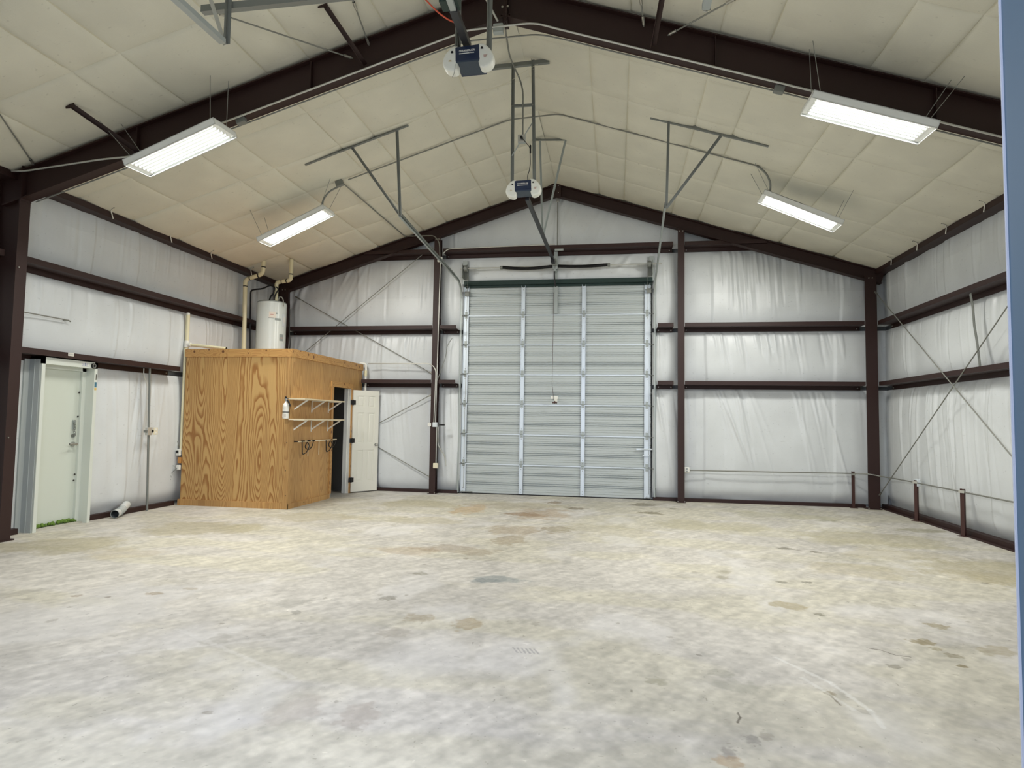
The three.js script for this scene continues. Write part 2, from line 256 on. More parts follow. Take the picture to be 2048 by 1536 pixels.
// quilted insulation blanket panel: o origin, U and Vv edge directions, N inward normal
function pillow(o, U, Vv, N, w, h, opt = {}) {
  const { bulge = .07, step = .022, stepV = .05, folds = [], topFree = false, flat = 3 } = opt;
  const nx = Math.max(4, Math.round(w / step)), ny = Math.max(4, Math.round(h / stepV)), pos = [], uv = [], idx = [];
  const edge = (t, n) => 1 - Math.pow(Math.abs(2 * t - 1), n);
  for (let j = 0; j <= ny; j++) for (let i = 0; i <= nx; i++) {
    const s = i / nx, t = j / ny, x = s * w, y = t * h;
    let d = bulge * Math.pow(Math.max(0, edge(s, flat * 2)), .6) * Math.pow(Math.max(0, edge(t, flat)), .7);
    if (opt.low) d -= opt.low * (1 - sm(0, .2, y));
    const mask = Math.min(1, Math.min(s, 1 - s) * w / .06) * Math.min(1, Math.min(t, 1 - t) * h / .05);
    for (const f of folds) {
      const dx = f.x1 - f.x0, dy = f.y1 - f.y0, L2 = dx * dx + dy * dy; let q = ((x - f.x0) * dx + (y - f.y0) * dy) / L2; if (q < -.05 || q > 1.05) continue; q = Math.max(0, Math.min(1, q));
      const bend = (f.c ?? 0) * Math.sin(q * Math.PI), px = f.x0 + dx * q + bend; if (f.lap) { const t2 = x - px; if (t2 > -.012 && t2 < .3) d += f.lap * sm(-.012, .008, t2) * (1 - sm(.02, .3, t2)) * mask; continue; } const e = Math.abs(x - px) / f.w * (Math.abs(dy) / Math.sqrt(L2)); if (e > 3) continue;
      d += f.a * Math.exp(-e * e) * Math.sin(Math.PI * Math.min(1, .08 + q * .92)) ** .5 * mask;
    }
    d += (fbm(x * 2.1 + o.x * 3.7 + o.z * 1.3, y * 1.1 + o.y * 5.1, 2) - .5) * .03 * mask * (opt.soft ?? 1);
    pos.push(o.x + U.x * x + Vv.x * y + N.x * d, o.y + U.y * x + Vv.y * y + N.y * d, o.z + U.z * x + Vv.z * y + N.z * d); uv.push(x + o.z, y + o.y);
  }
  for (let j = 0; j < ny; j++) for (let i = 0; i < nx; i++) { const a = j * (nx + 1) + i, b = a + nx + 1; idx.push(a, a + 1, b, b, a + 1, b + 1); }
  const g = new THREE.BufferGeometry(); g.setAttribute('position', new THREE.Float32BufferAttribute(pos, 3)); g.setAttribute('uv', new THREE.Float32BufferAttribute(uv, 2)); g.setIndex(idx); g.computeVertexNormals();
  return g;
}
function pillowMesh(parent, g, m) { const o = new THREE.Mesh(g, m); o.name = 'insulation_panel'; o.castShadow = o.receiveShadow = true; parent.add(o); return o; }
// fold generators: bunched pleats hanging from the top edge
function pleats(w, h, n, slant, x0 = 0, x1 = w, amp = .011) { const f = []; for (let i = 0; i < n; i++) { const x = rr(x0, x1), len = rr(.35, .95) * h; f.push({ x0: x, y0: h, x1: x + slant * len * rr(.5, 1.3), y1: h - len, w: rr(.013, .03), a: rr(.35, 1) * amp * 1.5 * (rnd() < .35 ? -1 : 1), c: rr(-.02, .02) }); } return f; }
function seams(w, h, xs) { return xs.map((x) => ({ x0: x, y0: h, x1: x + rr(-.03, .04), y1: 0, lap: .02, c: rr(-.025, .025) })); }

const U = { x: V(1, 0, 0), y: V(0, 1, 0), z: V(0, 0, 1) };
{ // back wall
  const wb = struct('wall_back', null); wb.userData.label = 'white vinyl faced insulation blankets of the back wall between brown girts';
  const sh = [[-6.3, -.2], [6.3, -.2], [6.3, roofY(6.3) + .3], [0, RIDGE + .3], [-6.3, roofY(6.3) + .3]];
  const g = extr(sh, .12); g.translate(0, 0, ZB - .28); mesh('outer_sheet', g, M.shell, wb);
  const P = (x0, x1, y0, y1, opt) => pillowMesh(wb, pillow(V(x0, y0, ZB), U.x, U.y, U.z, x1 - x0, y1 - y0, opt), M.wall);
  const w1 = -2.42 - -WO, w2 = WO - 2.42;
  P(-WO, -2.42, .05, H1 - .07, { folds: [...pleats(w1, H1, 16, .1, 1.8, w1, .008), ...seams(w1, H1, [2.45])], bulge: .045, low: .03 });
  P(-WO, -2.42, H1 + .008, H2 - .07, { folds: [...pleats(w1, H2 - H1, 46, -.12, 0, w1, .011), ...seams(w1, H2 - H1, [1.1, 2.45])], bulge: .045 });
  P(-WO, -2.42, H2 + .008, H3 - .07, { folds: [...pleats(w1, 1.58, 18, -.62, .5, 2.2, .02), ...pleats(w1, 1.58, 30, -.06, 0, w1, .009), ...seams(w1, 1.58, [.45, 1.9])], bulge: .045 });
  P(2.42, WO, .05, H1 - .07, { folds: [...pleats(w2, H1, 10, .32, .5, 1.3, .02), ...pleats(w2, H1, 7, .2, 1.9, 2.6, .014), ...pleats(w2, H1, 10, .03, 0, w2, .006), ...seams(w2, H1, [.45, 2.78])], bulge: .08, low: .05 });
  P(2.42, WO, H1 + .008, H2 - .07, { folds: [...pleats(w2, H2 - H1, 42, .14, .6, w2, .013), ...seams(w2, H2 - H1, [.48, 2.8])] });
  P(2.42, WO, H2 + .008, H3 - .07, { folds: [...pleats(w2, 1.58, 48, .05, .3, w2, .013), ...seams(w2, 1.58, [.6, 2.9])] });
  for (const [a, b] of [[-2.42, -1.9], [1.9, 2.42]]) { P(a, b, .05, H1 - .07, { folds: pleats(.52, H1, 9, a < 0 ? .05 : .2, 0, .5, .011), low: .04, bulge: .09 }); P(a, b, H1 + .008, H2 - .07, { folds: pleats(.52, 1.1, 6, .02), bulge: .08 }); P(a, b, H2 + .008, H3 - .07, { folds: pleats(.52, 1.5, 5, .02, 0, .5, .008), bulge: .09 }); }
  P(-1.9, 1.9, 4.28, H3 - .07, { folds: [...pleats(3.8, .56, 26, -.75, 1.1, 3.6, .012), ...pleats(3.8, .56, 8, -.2, 0, 3.8, .006)], bulge: .05, step: .025, stepV: .04 });
  // gable triangle above the top girt
  const gx0 = -3.9, gw = 7.8, gh = RIDGE - H3 - .008;
  const gg = pillow(V(gx0, H3 + .008, ZB), U.x, U.y, U.z, gw, gh, { bulge: .05, folds: [...pleats(gw, gh, 22, -.62, 4.0, 5.6, .016), ...pleats(gw, gh, 16, -.06, 0, gw, .008), ...seams(gw, gh, [1.75, 3.9])], stepV: .05 });
  { const p = gg.attributes.position; for (let i = 0; i < p.count; i++) { const m = roofY(p.getX(i)) + .02; if (p.getY(i) > m) p.setY(i, m); } gg.computeVertexNormals(); }
  pillowMesh(wb, gg, M.wall);
}
{ // side walls
  for (const s of [-1, 1]) {
    const wl = struct(s < 0 ? 'wall_left' : 'wall_right', null); wl.userData.label = s < 0 ? 'white vinyl faced insulation of the left wall with the personnel door' : 'white vinyl faced insulation of the right wall with rod bracing';
    mesh('outer_sheet', span(s < 0 ? -6.3 : 6.2, s < 0 ? -6.2 : 6.3, -.2, 4.9, ZB - .28, 11.35), M.shell, wl);
    const P = (z0, z1, y0, y1, opt) => pillowMesh(wl, pillow(V(s * WO, y0, s < 0 ? z0 : z0), U.z, U.y, V(-s, 0, 0), z1 - z0, y1 - y0, opt), M.wall);
    const sv = 1;
    if (s < 0) {
      P(ZB, 4.46, .05, H1 - .07, { folds: [...pleats(4.7, H1, 26, -.05, .3, 4.6, .008), ...pleats(4.7, H1, 8, .16, 3, 4, .014), ...seams(4.7, H1, [1.3, 2.6, 4.1])], bulge: .07, low: .05 });
      P(5.5, 5.86, .05, H1 - .07, { folds: pleats(.36, H1, 3, 0, 0, .3, .006), bulge: .03 });
    } else P(ZB, 5.6, .05, H1 - .07, { folds: [...pleats(5.9, H1, 34, .1, .2, 5.6, .012), ...pleats(5.9, H1, 14, .12, 1.5, 3.2, .014), ...seams(5.9, H1, [1.15, 2.55, 3.35, 4.7])], bulge: .09, low: .06 });
    const z1 = s < 0 ? 5.86 : 5.6, L = z1 - ZB;
    P(ZB, z1, H1 + .008, H2 - .07, { folds: [...pleats(L, 1.1, s < 0 ? 22 : 26, .08, 0, L, .009), ...seams(L, 1.1, [1.0, 2.4, 3.3, 4.4])] });
    P(ZB, z1, H2 + .008, EAVE + .05, { folds: [...pleats(L, 1.1, s < 0 ? 34 : 44, .03, 0, L, .009), ...seams(L, 1.1, [1.0, 2.3, 4.1, 4.9])] });
    for (const [a, b] of [[.05, H1 - .07], [H1 + .008, H2 - .07], [H2 + .008, EAVE + .05]]) P(z1, 11.1, a, b, { step: .12, stepV: .12, folds: [], bulge: .08 });
  }
  // front wall with the tall open doorway
  const wf = struct('wall_front', null); wf.userData.label = 'front wall around the open overhead doorway';
  mesh('left_section', span(-6.3, -1.98, -.2, 5.0, ZF, 11.35), M.wall, wf);
  mesh('right_section', span(1.98, 6.3, -.2, 5.0, ZF, 11.35), M.wall, wf);
  const g = extr([[-6.3, 4.3], [6.3, 4.3], [6.3, roofY(6.3) + .3], [0, RIDGE + .3], [-6.3, roofY(6.3) + .3]], .25); g.translate(0, 0, ZF); mesh('gable_section', g, M.wall, wf);
  const edge = .012;
  for (const s of [-1, 1]) {
    const t = struct('trim_' + (s < 0 ? 1 : 2), null); t.userData.label = 'blue grey steel jamb of the open front doorway';
    mesh('jamb_face', s < 0 ? span(-1.99, -1.83, 0, 4.3, ZF, 11.37) : span(1.842, 1.99, 0, 4.3, ZF, 11.37), M.jambBlue, t);
    mesh('pale_edge', s < 0 ? span(-1.9, -1.827, 0, 4.3, ZF - .003, ZF) : span(1.839, 1.9, 0, 4.3, ZF - .003, ZF), M.edgeBlue, t);
  }
  struct('trim_3', span(-1.99, 1.99, 4.2, 4.32, ZF, 11.37), M.jambBlue, 'blue grey steel head of the open front doorway');
}
{ // ceiling: quilted panels held up by straps
  const c = struct('ceiling', null); c.userData.label = 'cream quilted insulation ceiling in a square grid of straps and seams';
  for (const s of [-1, 1]) mesh('roof_sheet', prof([s * 3.16, roofY(3.16) + .32, ZB - .28], [s * 3.16, roofY(3.16) + .32, 11.35], rect(6.75, .1), V(s * SL, 1, 0)), M.shell, c);
  const xs = [0, .86, 1.34, 2.25, 2.74, 3.71, 4.22, 5.17, 6.14], zs = [ZB, .98, 1.93, 2.9, 3.87, 4.83, 5.73, 6.76, 7.72, 8.68, 9.64, 10.5, 11.2];
  const zAt = (k, x) => zs[k] - (k === 0 || k === zs.length - 1 ? 0 : .035) * x;
  for (const s of [-1, 1]) for (let i = 0; i < xs.length - 1; i++) for (let k = 0; k < zs.length - 1; k++) {
    const n = k < 7 ? 16 : 8, pos = [], uv = [], idx = [], deep = .036 + .022 * hash(i * 7 + k, k * 3 + (s > 0 ? 11 : 0)), jx = (hash(i + 3, k + 9) - .5) * .02;
    for (let b = 0; b <= n; b++) for (let a = 0; a <= n; a++) {
      const wp = (t) => i === 0 && false ? t : .5 - .5 * Math.cos(Math.PI * t), p = wp(a / n), q = wp(b / n), X = (xs[i] + (xs[i + 1] - xs[i]) * p), x = s * X, z = zAt(k, x) + (zAt(k + 1, x) - zAt(k, x)) * q;
      const e = (t) => Math.pow(Math.max(0, 1 - Math.pow(Math.abs(2 * t - 1), 9)), .5) * .72 + (1 - (2 * t - 1) ** 2) * .28;
      const ridge = i === 0 && p < .5 ? 1 : 0;
      let d = deep * (ridge ? 1 : e(p)) * e(q) + (fbm(x * 3 + 20, z * 3 + 9, 3) - .5) * .022 * Math.min(1, Math.min(q, 1 - q) * 8) * Math.min(1, (i === 0 ? (1 - p) : Math.min(p, 1 - p)) * 8);
      if (k === 0 || (k === 5 && q > .5) || (k === 6 && q < .5)) d += (fbm(x * 9, z * 2.2 + 3, 2) - .5) * .02 * e(q);
      pos.push(x, roofY(x) - d, z); uv.push(x, z);
    }
    for (let b = 0; b < n; b++) for (let a = 0; a < n; a++) { const u = b * (n + 1) + a, w = u + n + 1; s > 0 ? idx.push(u, u + 1, w, w, u + 1, w + 1) : idx.push(u, w, u + 1, w, w + 1, u + 1); }
    const g = new THREE.BufferGeometry(); g.setAttribute('position', new THREE.Float32BufferAttribute(pos, 3)); g.setAttribute('uv', new THREE.Float32BufferAttribute(uv, 2)); g.setIndex(idx); g.computeVertexNormals();
    pillowMesh(c, g, M.ceil);
  }
  for (const s of [-1, 1]) for (const x of xs.slice(1, 8)) { // straps dip between the cross seams
    const pts = []; for (let k = 0; k < zs.length - 1; k++) for (const q of [0, .12, .5, .88]) { const X = s * x; pts.push(V(X, roofY(X) - .004 - (q === 0 ? -.012 : q === .5 ? .004 : 0), zAt(k, X) + (zAt(k + 1, X) - zAt(k, X)) * q)); }
    const gs = []; for (let i = 0; i < pts.length - 1; i++) gs.push(bar(pts[i], pts[i + 1], .024, .002, V(s * SL, 1, 0)));
    mesh('strap', gs, M.strap, c);
  }
}

// ------------------------------------------------------------------ steel frame
function bolts(parent, list, axis = 'z', r = .012) { for (const [x, y, z] of list) mesh('bolt', cyl(r, .012, x, y, z, axis, 6), M.bolt, parent); }
{ // main frame across the middle of the hall
  const top = (x) => roofY(x) - .06, bot = (x) => 5.85 - SL * Math.abs(x);
  for (const s of [-1, 1]) {
    const t = thing('rafter_beam', s < 0 ? 'dark brown deep rafter beam behind the upper left light fixture' : 'dark brown deep rafter beam behind the upper right light fixture', 'beam', [0, 0, 0], 'main frame rafters');
    const x1 = s * 5.76, h = (top(0) - bot(0));
    const a = [0, (top(0) + bot(0)) / 2, frameZ(0)], b = [s * 6.05, (top(6.05) + bot(6.05)) / 2, frameZ(s * 6.05)];
    mesh('web_and_flanges', prof(a, b, Ibeam(.14, h * .953, .014)), M.steel, t);
    mesh('splice_plate', bar([s * .012, bot(0) - .06, frameZ(0)], [s * .012, top(0), frameZ(0)], .15, .018, V(1, 0, 0)), M.steel, t);
    bolts(t, [[s * .03, 5.95, frameZ(0) + .075], [s * .03, 6.1, frameZ(0) + .075]]);
    for (const px of [2.2, 4.3]) mesh('stiffener', bar([s * px, bot(px) + .02, frameZ(s * px)], [s * px, top(px) - .02, frameZ(s * px)], .12, .01, V(1, 0, 0)), M.steel, t);
    const c = thing('steel_column', s < 0 ? 'dark brown main column at the left edge beside the personnel door' : 'dark brown main column of the right wall under the rafter', 'column', [s * 5.94, 0, frameZ(s * 5.94)], 'main frame columns');
    mesh('inner_flange', span(-s * .18 - .008, -s * .18 + .008, 0, 4.35, -.07, .07), M.steel, c);
    mesh('outer_flange', span(s * .15 - .008, s * .15 + .008, 0, 4.42, -.07, .07), M.steel, c);
    mesh('web', span(-.18, .17, 0, 4.38, -.006, .006), M.steel, c);
    mesh('base_plate', span(-.23, .2, 0, .016, -.11, .11), M.steel, c);
    mesh('knee_plate', bar([-s * .19, 4.0, 0], [-s * .19, 4.5, 0], .014, .14, V(0, 0, 1)), M.steel, c);
    bolts(c, [[-s * .196, 1.2, .04], [-s * .196, 3.2, .04]], 'x', .008);
  }
  // braces from the purlins down to the rafter
  const br = (a, b, label) => { const t = thing('flange_brace', label, 'brace', [0, 0, 0], 'rafter flange braces'); mesh('angle_bar', prof(a, b, Lang(.05, .05, .005), V(0, 0, 1)), M.steel, t); mesh('clip_plate', box(.1, .07, .008, a[0], a[1] + .02, a[2]), M.steel, t); bolts(t, [[a[0] - .03, a[1] + .03, a[2] + .006], [a[0] + .01, a[1] + .03, a[2] + .006]], 'z', .006); };
  br([-4.56, 4.755, 6.58], [-4.3, 4.52, 5.93], 'brown angle brace from the ceiling to the left rafter, above the light fixture');
  br([-1.754, 5.655, 6.5], [-1.6, 5.42, 5.8], 'brown angle brace from the ceiling to the rafter, top centre left');
  br([1.63, 5.7, 6.4], [1.55, 5.42, 5.75], 'brown angle brace from the ceiling to the rafter, right of the peak');
}
{ // end frame in the back wall
  for (const s of [-1, 1]) {
    const t = thing('rafter_beam', s < 0 ? 'dark brown back wall rafter rising over the plywood room' : 'dark brown back wall rafter sloping down to the far right corner', 'beam', [0, 0, 0], 'back wall rafters');
    mesh('web_and_flanges', prof([0, RIDGE - .175, -.07], [s * 6.0, roofY(6) - .175, -.07], Ibeam(.14, .225, .012)), M.steel, t);
    mesh('peak_plate', span(s > 0 ? .002 : -.1, s > 0 ? .1 : -.002, RIDGE - .34, RIDGE - .02, -.005, .005), M.steel, t);
    bolts(t, [[s * .05, RIDGE - .1, .01], [s * .05, RIDGE - .24, .01]], 'z', .008);
    const col = (x, w, y1, name, label, g) => { const c = thing(name, label, 'column', [x, 0, 0], g); mesh('front_flange', span(-w / 2, w / 2, 0, y1, -.012, 0), M.steel, c); if (w < .15) mesh('rear_flange', span(-.03, .03, 0, y1, -.272, -.26), M.steel, c); mesh('web', span(-.006, .006, 0, y1, -.262, -.01), M.steel, c); mesh('base_plate', span(-w / 2 - .02, w / 2 + .02, 0, .014, -.2, .03), M.steel, c); bolts(c, [[-.03, y1 - .05, .004], [.03, y1 - .05, .004], [-w / 2, .02, .02], [w / 2, .02, .02]]); };
    col(s * 2.42, .125, roofY(2.42) - .28, 'steel_column', s < 0 ? 'brown back wall column left of the overhead door' : 'brown back wall column right of the overhead door', 'back wall columns');
    col(s * 5.77, .2, roofY(5.77) - .2, 'corner_column', s < 0 ? 'dark brown corner column behind the water heater' : 'dark brown corner column at the far right', 'corner columns');
  }
}
// Z girts: inner flange turned up, outer flange turned down
const zg = (D, f = .072, t = .006) => [[0, 0], [0, f], [-t, f], [-t, t], [-D, t], [-D, -f], [-D + t, -f], [-D + t, 0]];
function girt(a, b, into, label, group, D = .25) {
  const t = thing('girt', label, 'girt', [0, 0, 0], group);
  a = v3(a); b = v3(b); const dir = b.clone().sub(a).normalize(), side = V(0, 1, 0).cross(dir);
  const flip = side.dot(into) < 0, pts = zg(D).map(([x, y]) => [flip ? -x : x, y]); if (flip) pts.reverse();
  mesh('z_section', prof(a, b, pts), M.steel, t);
  const ax = Math.abs(into.z) > .5 ? 'z' : 'x', off = v3(into).multiplyScalar(-D + .012);
  for (const e of [.05, .95]) { const L = b.distanceTo(a), q = e < .5 ? Math.min(.05, L * .1) / L : 1 - Math.min(.05, L * .1) / L, p = a.clone().lerp(b, q).add(off); mesh('bolt', cyl(.011, .014, p.x, p.y - .035, p.z, ax, 6), M.bolt, t); }
  return t;
}
{
  const g = 'back wall girts', Z = V(0, 0, 1);
  for (const [h, n] of [[H1, 'lower'], [H2, 'middle']]) {
    girt([n === 'lower' ? -3.98 : -5.66, h, 0], [-2.49, h, 0], Z, n === 'lower' ? 'lower brown girt between the plywood room and the left door column' : 'middle brown girt from the water heater to the left door column', g, .27);
    girt([-2.33, h, 0], [-1.985, h, 0], Z, `short ${n} brown girt stub left of the overhead door`, g, .27);
    girt([1.985, h, 0], [2.28, h, 0], Z, `short ${n} brown girt stub right of the overhead door`, g, .27);
    girt([2.49, h, 0], [5.66, h, 0], Z, `${n} brown girt of the back wall right of the door column`, g, .27);
  }
  girt([-4.0, H3, -.02], [-2.49, H3, -.02], Z, 'top brown girt under the back rafter left of the door column', g, .25);
  girt([-2.3, H3, 0], [2.27, H3, 0], Z, 'long top brown girt above the overhead door', g, .27);
  girt([2.49, H3, -.02], [4.0, H3, -.02], Z, 'top brown girt under the back rafter right of the door column', g, .25);
  for (const s of [-1, 1]) for (const [h, n] of [[H1, 'lower'], [H2, 'upper']]) girt([s * W, h, s < 0 && n === 'lower' ? 2.95 : .004], [s * W, h, s < 0 ? 5.83 : 5.45], V(-s, 0, 0), `${n} brown girt along the ${s < 0 ? 'left' : 'right'} wall`, 'side wall girts', .23);
  for (const s of [-1, 1]) for (const [h, n] of [[H1, 'lower'], [H2, 'upper']]) girt([s * W, h, s < 0 ? 6.04 : 5.62], [s * W, h, 11.05], V(-s, 0, 0), `${n} brown girt of the near bay, ${s < 0 ? 'left' : 'right'} wall`, 'near bay girts', .23);
  for (const s of [-1, 1]) { // eave struts with the ceiling straps brought over them
    const t = thing('eave_strut', s < 0 ? 'brown eave strut at the top of the left wall' : 'brown eave strut at the top of the right wall', 'beam', [0, 0, 0], 'eave struts');
    mesh('channel', [span(s < 0 ? -W - .006 : W - .006, s < 0 ? -W + .006 : W + .006, 4.27, 4.355, -.26, 11.05), span(s < 0 ? -6.1 : W, s < 0 ? -W : 6.1, 4.275, 4.285, -.26, 11.05)], M.steel, t);
    for (const z of s < 0 ? [4.55, 3.35, 2.33, 1.1] : [3.45, 2.5, 1.62, .68]) mesh('strap_end', pipe([[s * (W - .11), roofY(W - .11) - .05, z + .05], [s * (W - .03), 4.365, z + .02], [s * (W - .013), 4.265, z - .05]], .008, .04, 6), M.strapWhite, t);
  }
  const bb = (n, geo, l) => struct(n, geo, M.steel, l);
  bb('baseboard_back', [span(-4.0, -1.95, 0, .06, -.3, -.2), span(1.92, 5.7, 0, .06, -.3, -.2)], 'dark brown base angle along the foot of the back wall');
  bb('baseboard_right', [span(6.0, 6.11, 0, .075, -.28, 11), span(5.93, 6.01, 0, .012, -.28, 11)], 'dark brown base angle along the foot of the right wall');
  bb('baseboard_left', [span(-6.11, -6.03, 0, .07, 2.75, 4.5), span(-6.11, -6.03, 0, .07, 5.52, 5.8)], 'dark brown base angle along the foot of the left wall');
}
// bracing rods
function rod(a, b, label, group, r = .008) { const t = thing('brace_rod', label, 'rod', [0, 0, 0], group); mesh('rod', pipe([a, b], r, 0, 8), M.emtDark, t); for (const [p, q] of [[a, b], [b, a]]) { const d = v3(q).sub(v3(p)).normalize(); mesh('end_nut', pipe([v3(p).addScaledVector(d, .02), v3(p).addScaledVector(d, .11)], r * 1.9, 0, 8), M.bolt, t); } }
rod([-5.62, 4.08, -.19], [-2.5, 2.41, -.19], 'upper brace rod falling from the corner column to the left door column', 'back wall brace rods');
rod([-2.6, 5.05, -.162], [-5.6, 2.66, -.162], 'upper brace rod rising from the plywood room to the top girt', 'back wall brace rods');
rod([-2.5, 2.01, -.19], [-5.6, .33, -.19], 'lower brace rod from the left door column down behind the white door', 'back wall brace rods');
rod([-5.6, 1.9, -.215], [-2.47, .28, -.215], 'lower brace rod from behind the white door down to the column foot', 'back wall brace rods');
rod([5.83, 3.93, .02], [5.88, .05, 5.35], 'brace rod of the right wall falling away from the corner column', 'right wall brace rods');
rod([5.85, .25, .0], [5.9, 4.1, 5.4], 'brace rod of the right wall rising from the corner column foot', 'right wall brace rods');
rod([-5.03, 4.6, 7.0], [-5.6, 4.42, 6.0], 'roof brace rod at the far left above the main column', 'roof brace rods');
rod([-2.6, 5.36, 6.95], [-1.72, 5.5, 5.83], 'roof brace rod left of the near opener', 'roof brace rods');
rod([-1.46, 5.735, 6.43], [-1.52, 5.62, 5.85], 'short roof brace rod beside the top left flange brace', 'roof brace rods');
rod([1.42, 5.75, 6.1], [1.47, 5.6, 5.8], 'short roof brace rod right of the roof peak', 'roof brace rods');
rod([2.3, 5.48, 6.3], [1.72, 5.52, 5.74], 'roof brace rod behind the right front track end', 'roof brace rods');

one('hanging_strap', (() => { const p = [[5.93, 3.3, 2.92], [5.925, 3.1, 2.98], [5.91, 2.85, 3.03], [5.91, 2.6, 3.09], [5.92, 2.28, 3.12]], g = []; for (let i = 0; i < p.length - 1; i++) g.push(bar(p[i], p[i + 1], .005, .05, V(0, 0, 1))); return g; })(), M.galvDark, 'grey strap hanging between the two girts of the right wall', 'strap');
// ------------------------------------------------------------------ light fixtures
function fixture(c, xdir, zdir, len, wid, tops, label) {
  const t = thing('light_fixture', label, 'light', [0, 0, 0], 'fluorescent high bay fixtures');
  const X = v3(xdir).normalize(), Y = v3(zdir).cross(X).normalize(), Z = X.clone().cross(Y).normalize();
  if (Y.y < 0) { Y.negate(); Z.negate(); }
  t.matrixAutoUpdate = true; t.position.set(...c); t.quaternion.setFromRotationMatrix(new THREE.Matrix4().makeBasis(X, Y, Z)); t.updateMatrixWorld();
  const l = len / 2, w = wid / 2, h = .075;
  mesh('housing', [span(-l, l, h - .008, h, -w, w), span(-l, l, 0, h, -w, -w + .006), span(-l, l, 0, h, w - .006, w), span(-l, -l + .006, 0, h, -w, w), span(l - .006, l, 0, h, -w, w), span(-l, l, 0, .006, -w, -w + .02), span(-l, l, 0, .006, w - .02, w)], M.fixture, t);
  for (const s of [-1, 1]) mesh('end_plate', span(s < 0 ? -l + .006 : l - .05, s < 0 ? -l + .05 : l - .006, .02, .04, -w + .02, w - .02), M.fixture, t);
  const n = 6, p = (wid - .05) / n;
  for (let i = 0; i < n; i++) {
    const z = -w + .025 + p * (i + .5);
    const b = bar([-l + .05, 0, 0], [l - .05, 0, 0], p * .9, .003, V(0, 1, 0)); b.translate(0, .045, z); mesh('reflector', b, M.reflector, t);
    const tb = mesh('lamp_tube', cyl(.009, len - .12, 0, .022, z, 'x', 10), M.tube, t); tb.userData.label = 'glowing fluorescent tube';
    for (const s of [-1, 1]) mesh('lamp_holder', box(.012, .035, .022, s * (l - .056), .026, z), M.white, tb);
  }
  const li = new THREE.RectAreaLight(new THREE.Color(1, .985, .92), LAMP, len - .1, wid - .05); li.name = 'lamp_light';
  li.position.set(0, .006, 0); li.rotation.x = -Math.PI / 2; t.add(li);
  const inv = t.matrixWorld.clone().invert();
  tops.forEach((q, i) => { const foot = V((i % 2 ? 1 : -1) * (l - .08), h, (i < 2 ? 1 : -1) * (w - .06)), topP = v3(q).applyMatrix4(inv); mesh('hanger_cable', pipe([topP, foot], .0035, 0, 5), M.wireGrey, t); mesh('hook', box(.02, .015, .02, topP.x, topP.y, topP.z), M.emtDark, t); });
  mesh('cap', box(.22, .03, .1, 0, h + .014, 0), M.fixture, t);
  return t;
}
fixture([-3.526, 4.385, 6.17], [1.058, .382, .02], [0, -.06, 1], 1.15, .40, [[-4.57, roofY(4.57) - .01, 6.2], [-3.2, roofY(3.2) - .01, 6.2], [-4.45, roofY(4.45) - .01, 6.02], [-3.1, roofY(3.1) - .01, 6.02]], 'glowing six tube fixture hanging before the left rafter beam');
fixture([3.55, 4.40, 5.90], [1.058, -.36, 0], [0, -.06, 1], 1.14, .41, [[3.09, roofY(3.09) - .01, 5.88], [4.47, roofY(4.47) - .01, 5.84], [3.1, roofY(3.1) - .01, 5.74], [4.4, roofY(4.4) - .01, 5.74]], 'glowing six tube fixture hanging before the right rafter beam');
fixture([-3.88, 4.52, 2.99], [1.118, .49, 0], [0, -.06, 1], 1.22, .40, [[-4.58, roofY(4.58) - .01, 3.23], [-3.18, roofY(3.18) - .01, 3.27], [-4.56, roofY(4.56) - .01, 2.84], [-3.13, roofY(3.13) - .01, 2.95]], 'glowing fixture in the far bay, left, with curved cable to a junction box');
fixture([3.85, 4.61, 2.54], [1.085, -.5, 0], [0, -.02, 1], 1.19, .42, [[3.12, roofY(3.12) - .01, 3.02], [4.5, roofY(4.5) - .01, 2.91], [3.13, roofY(3.13) - .01, 2.65], [4.51, roofY(4.51) - .01, 2.5]], 'glowing fixture in the far bay, right, near the corner');

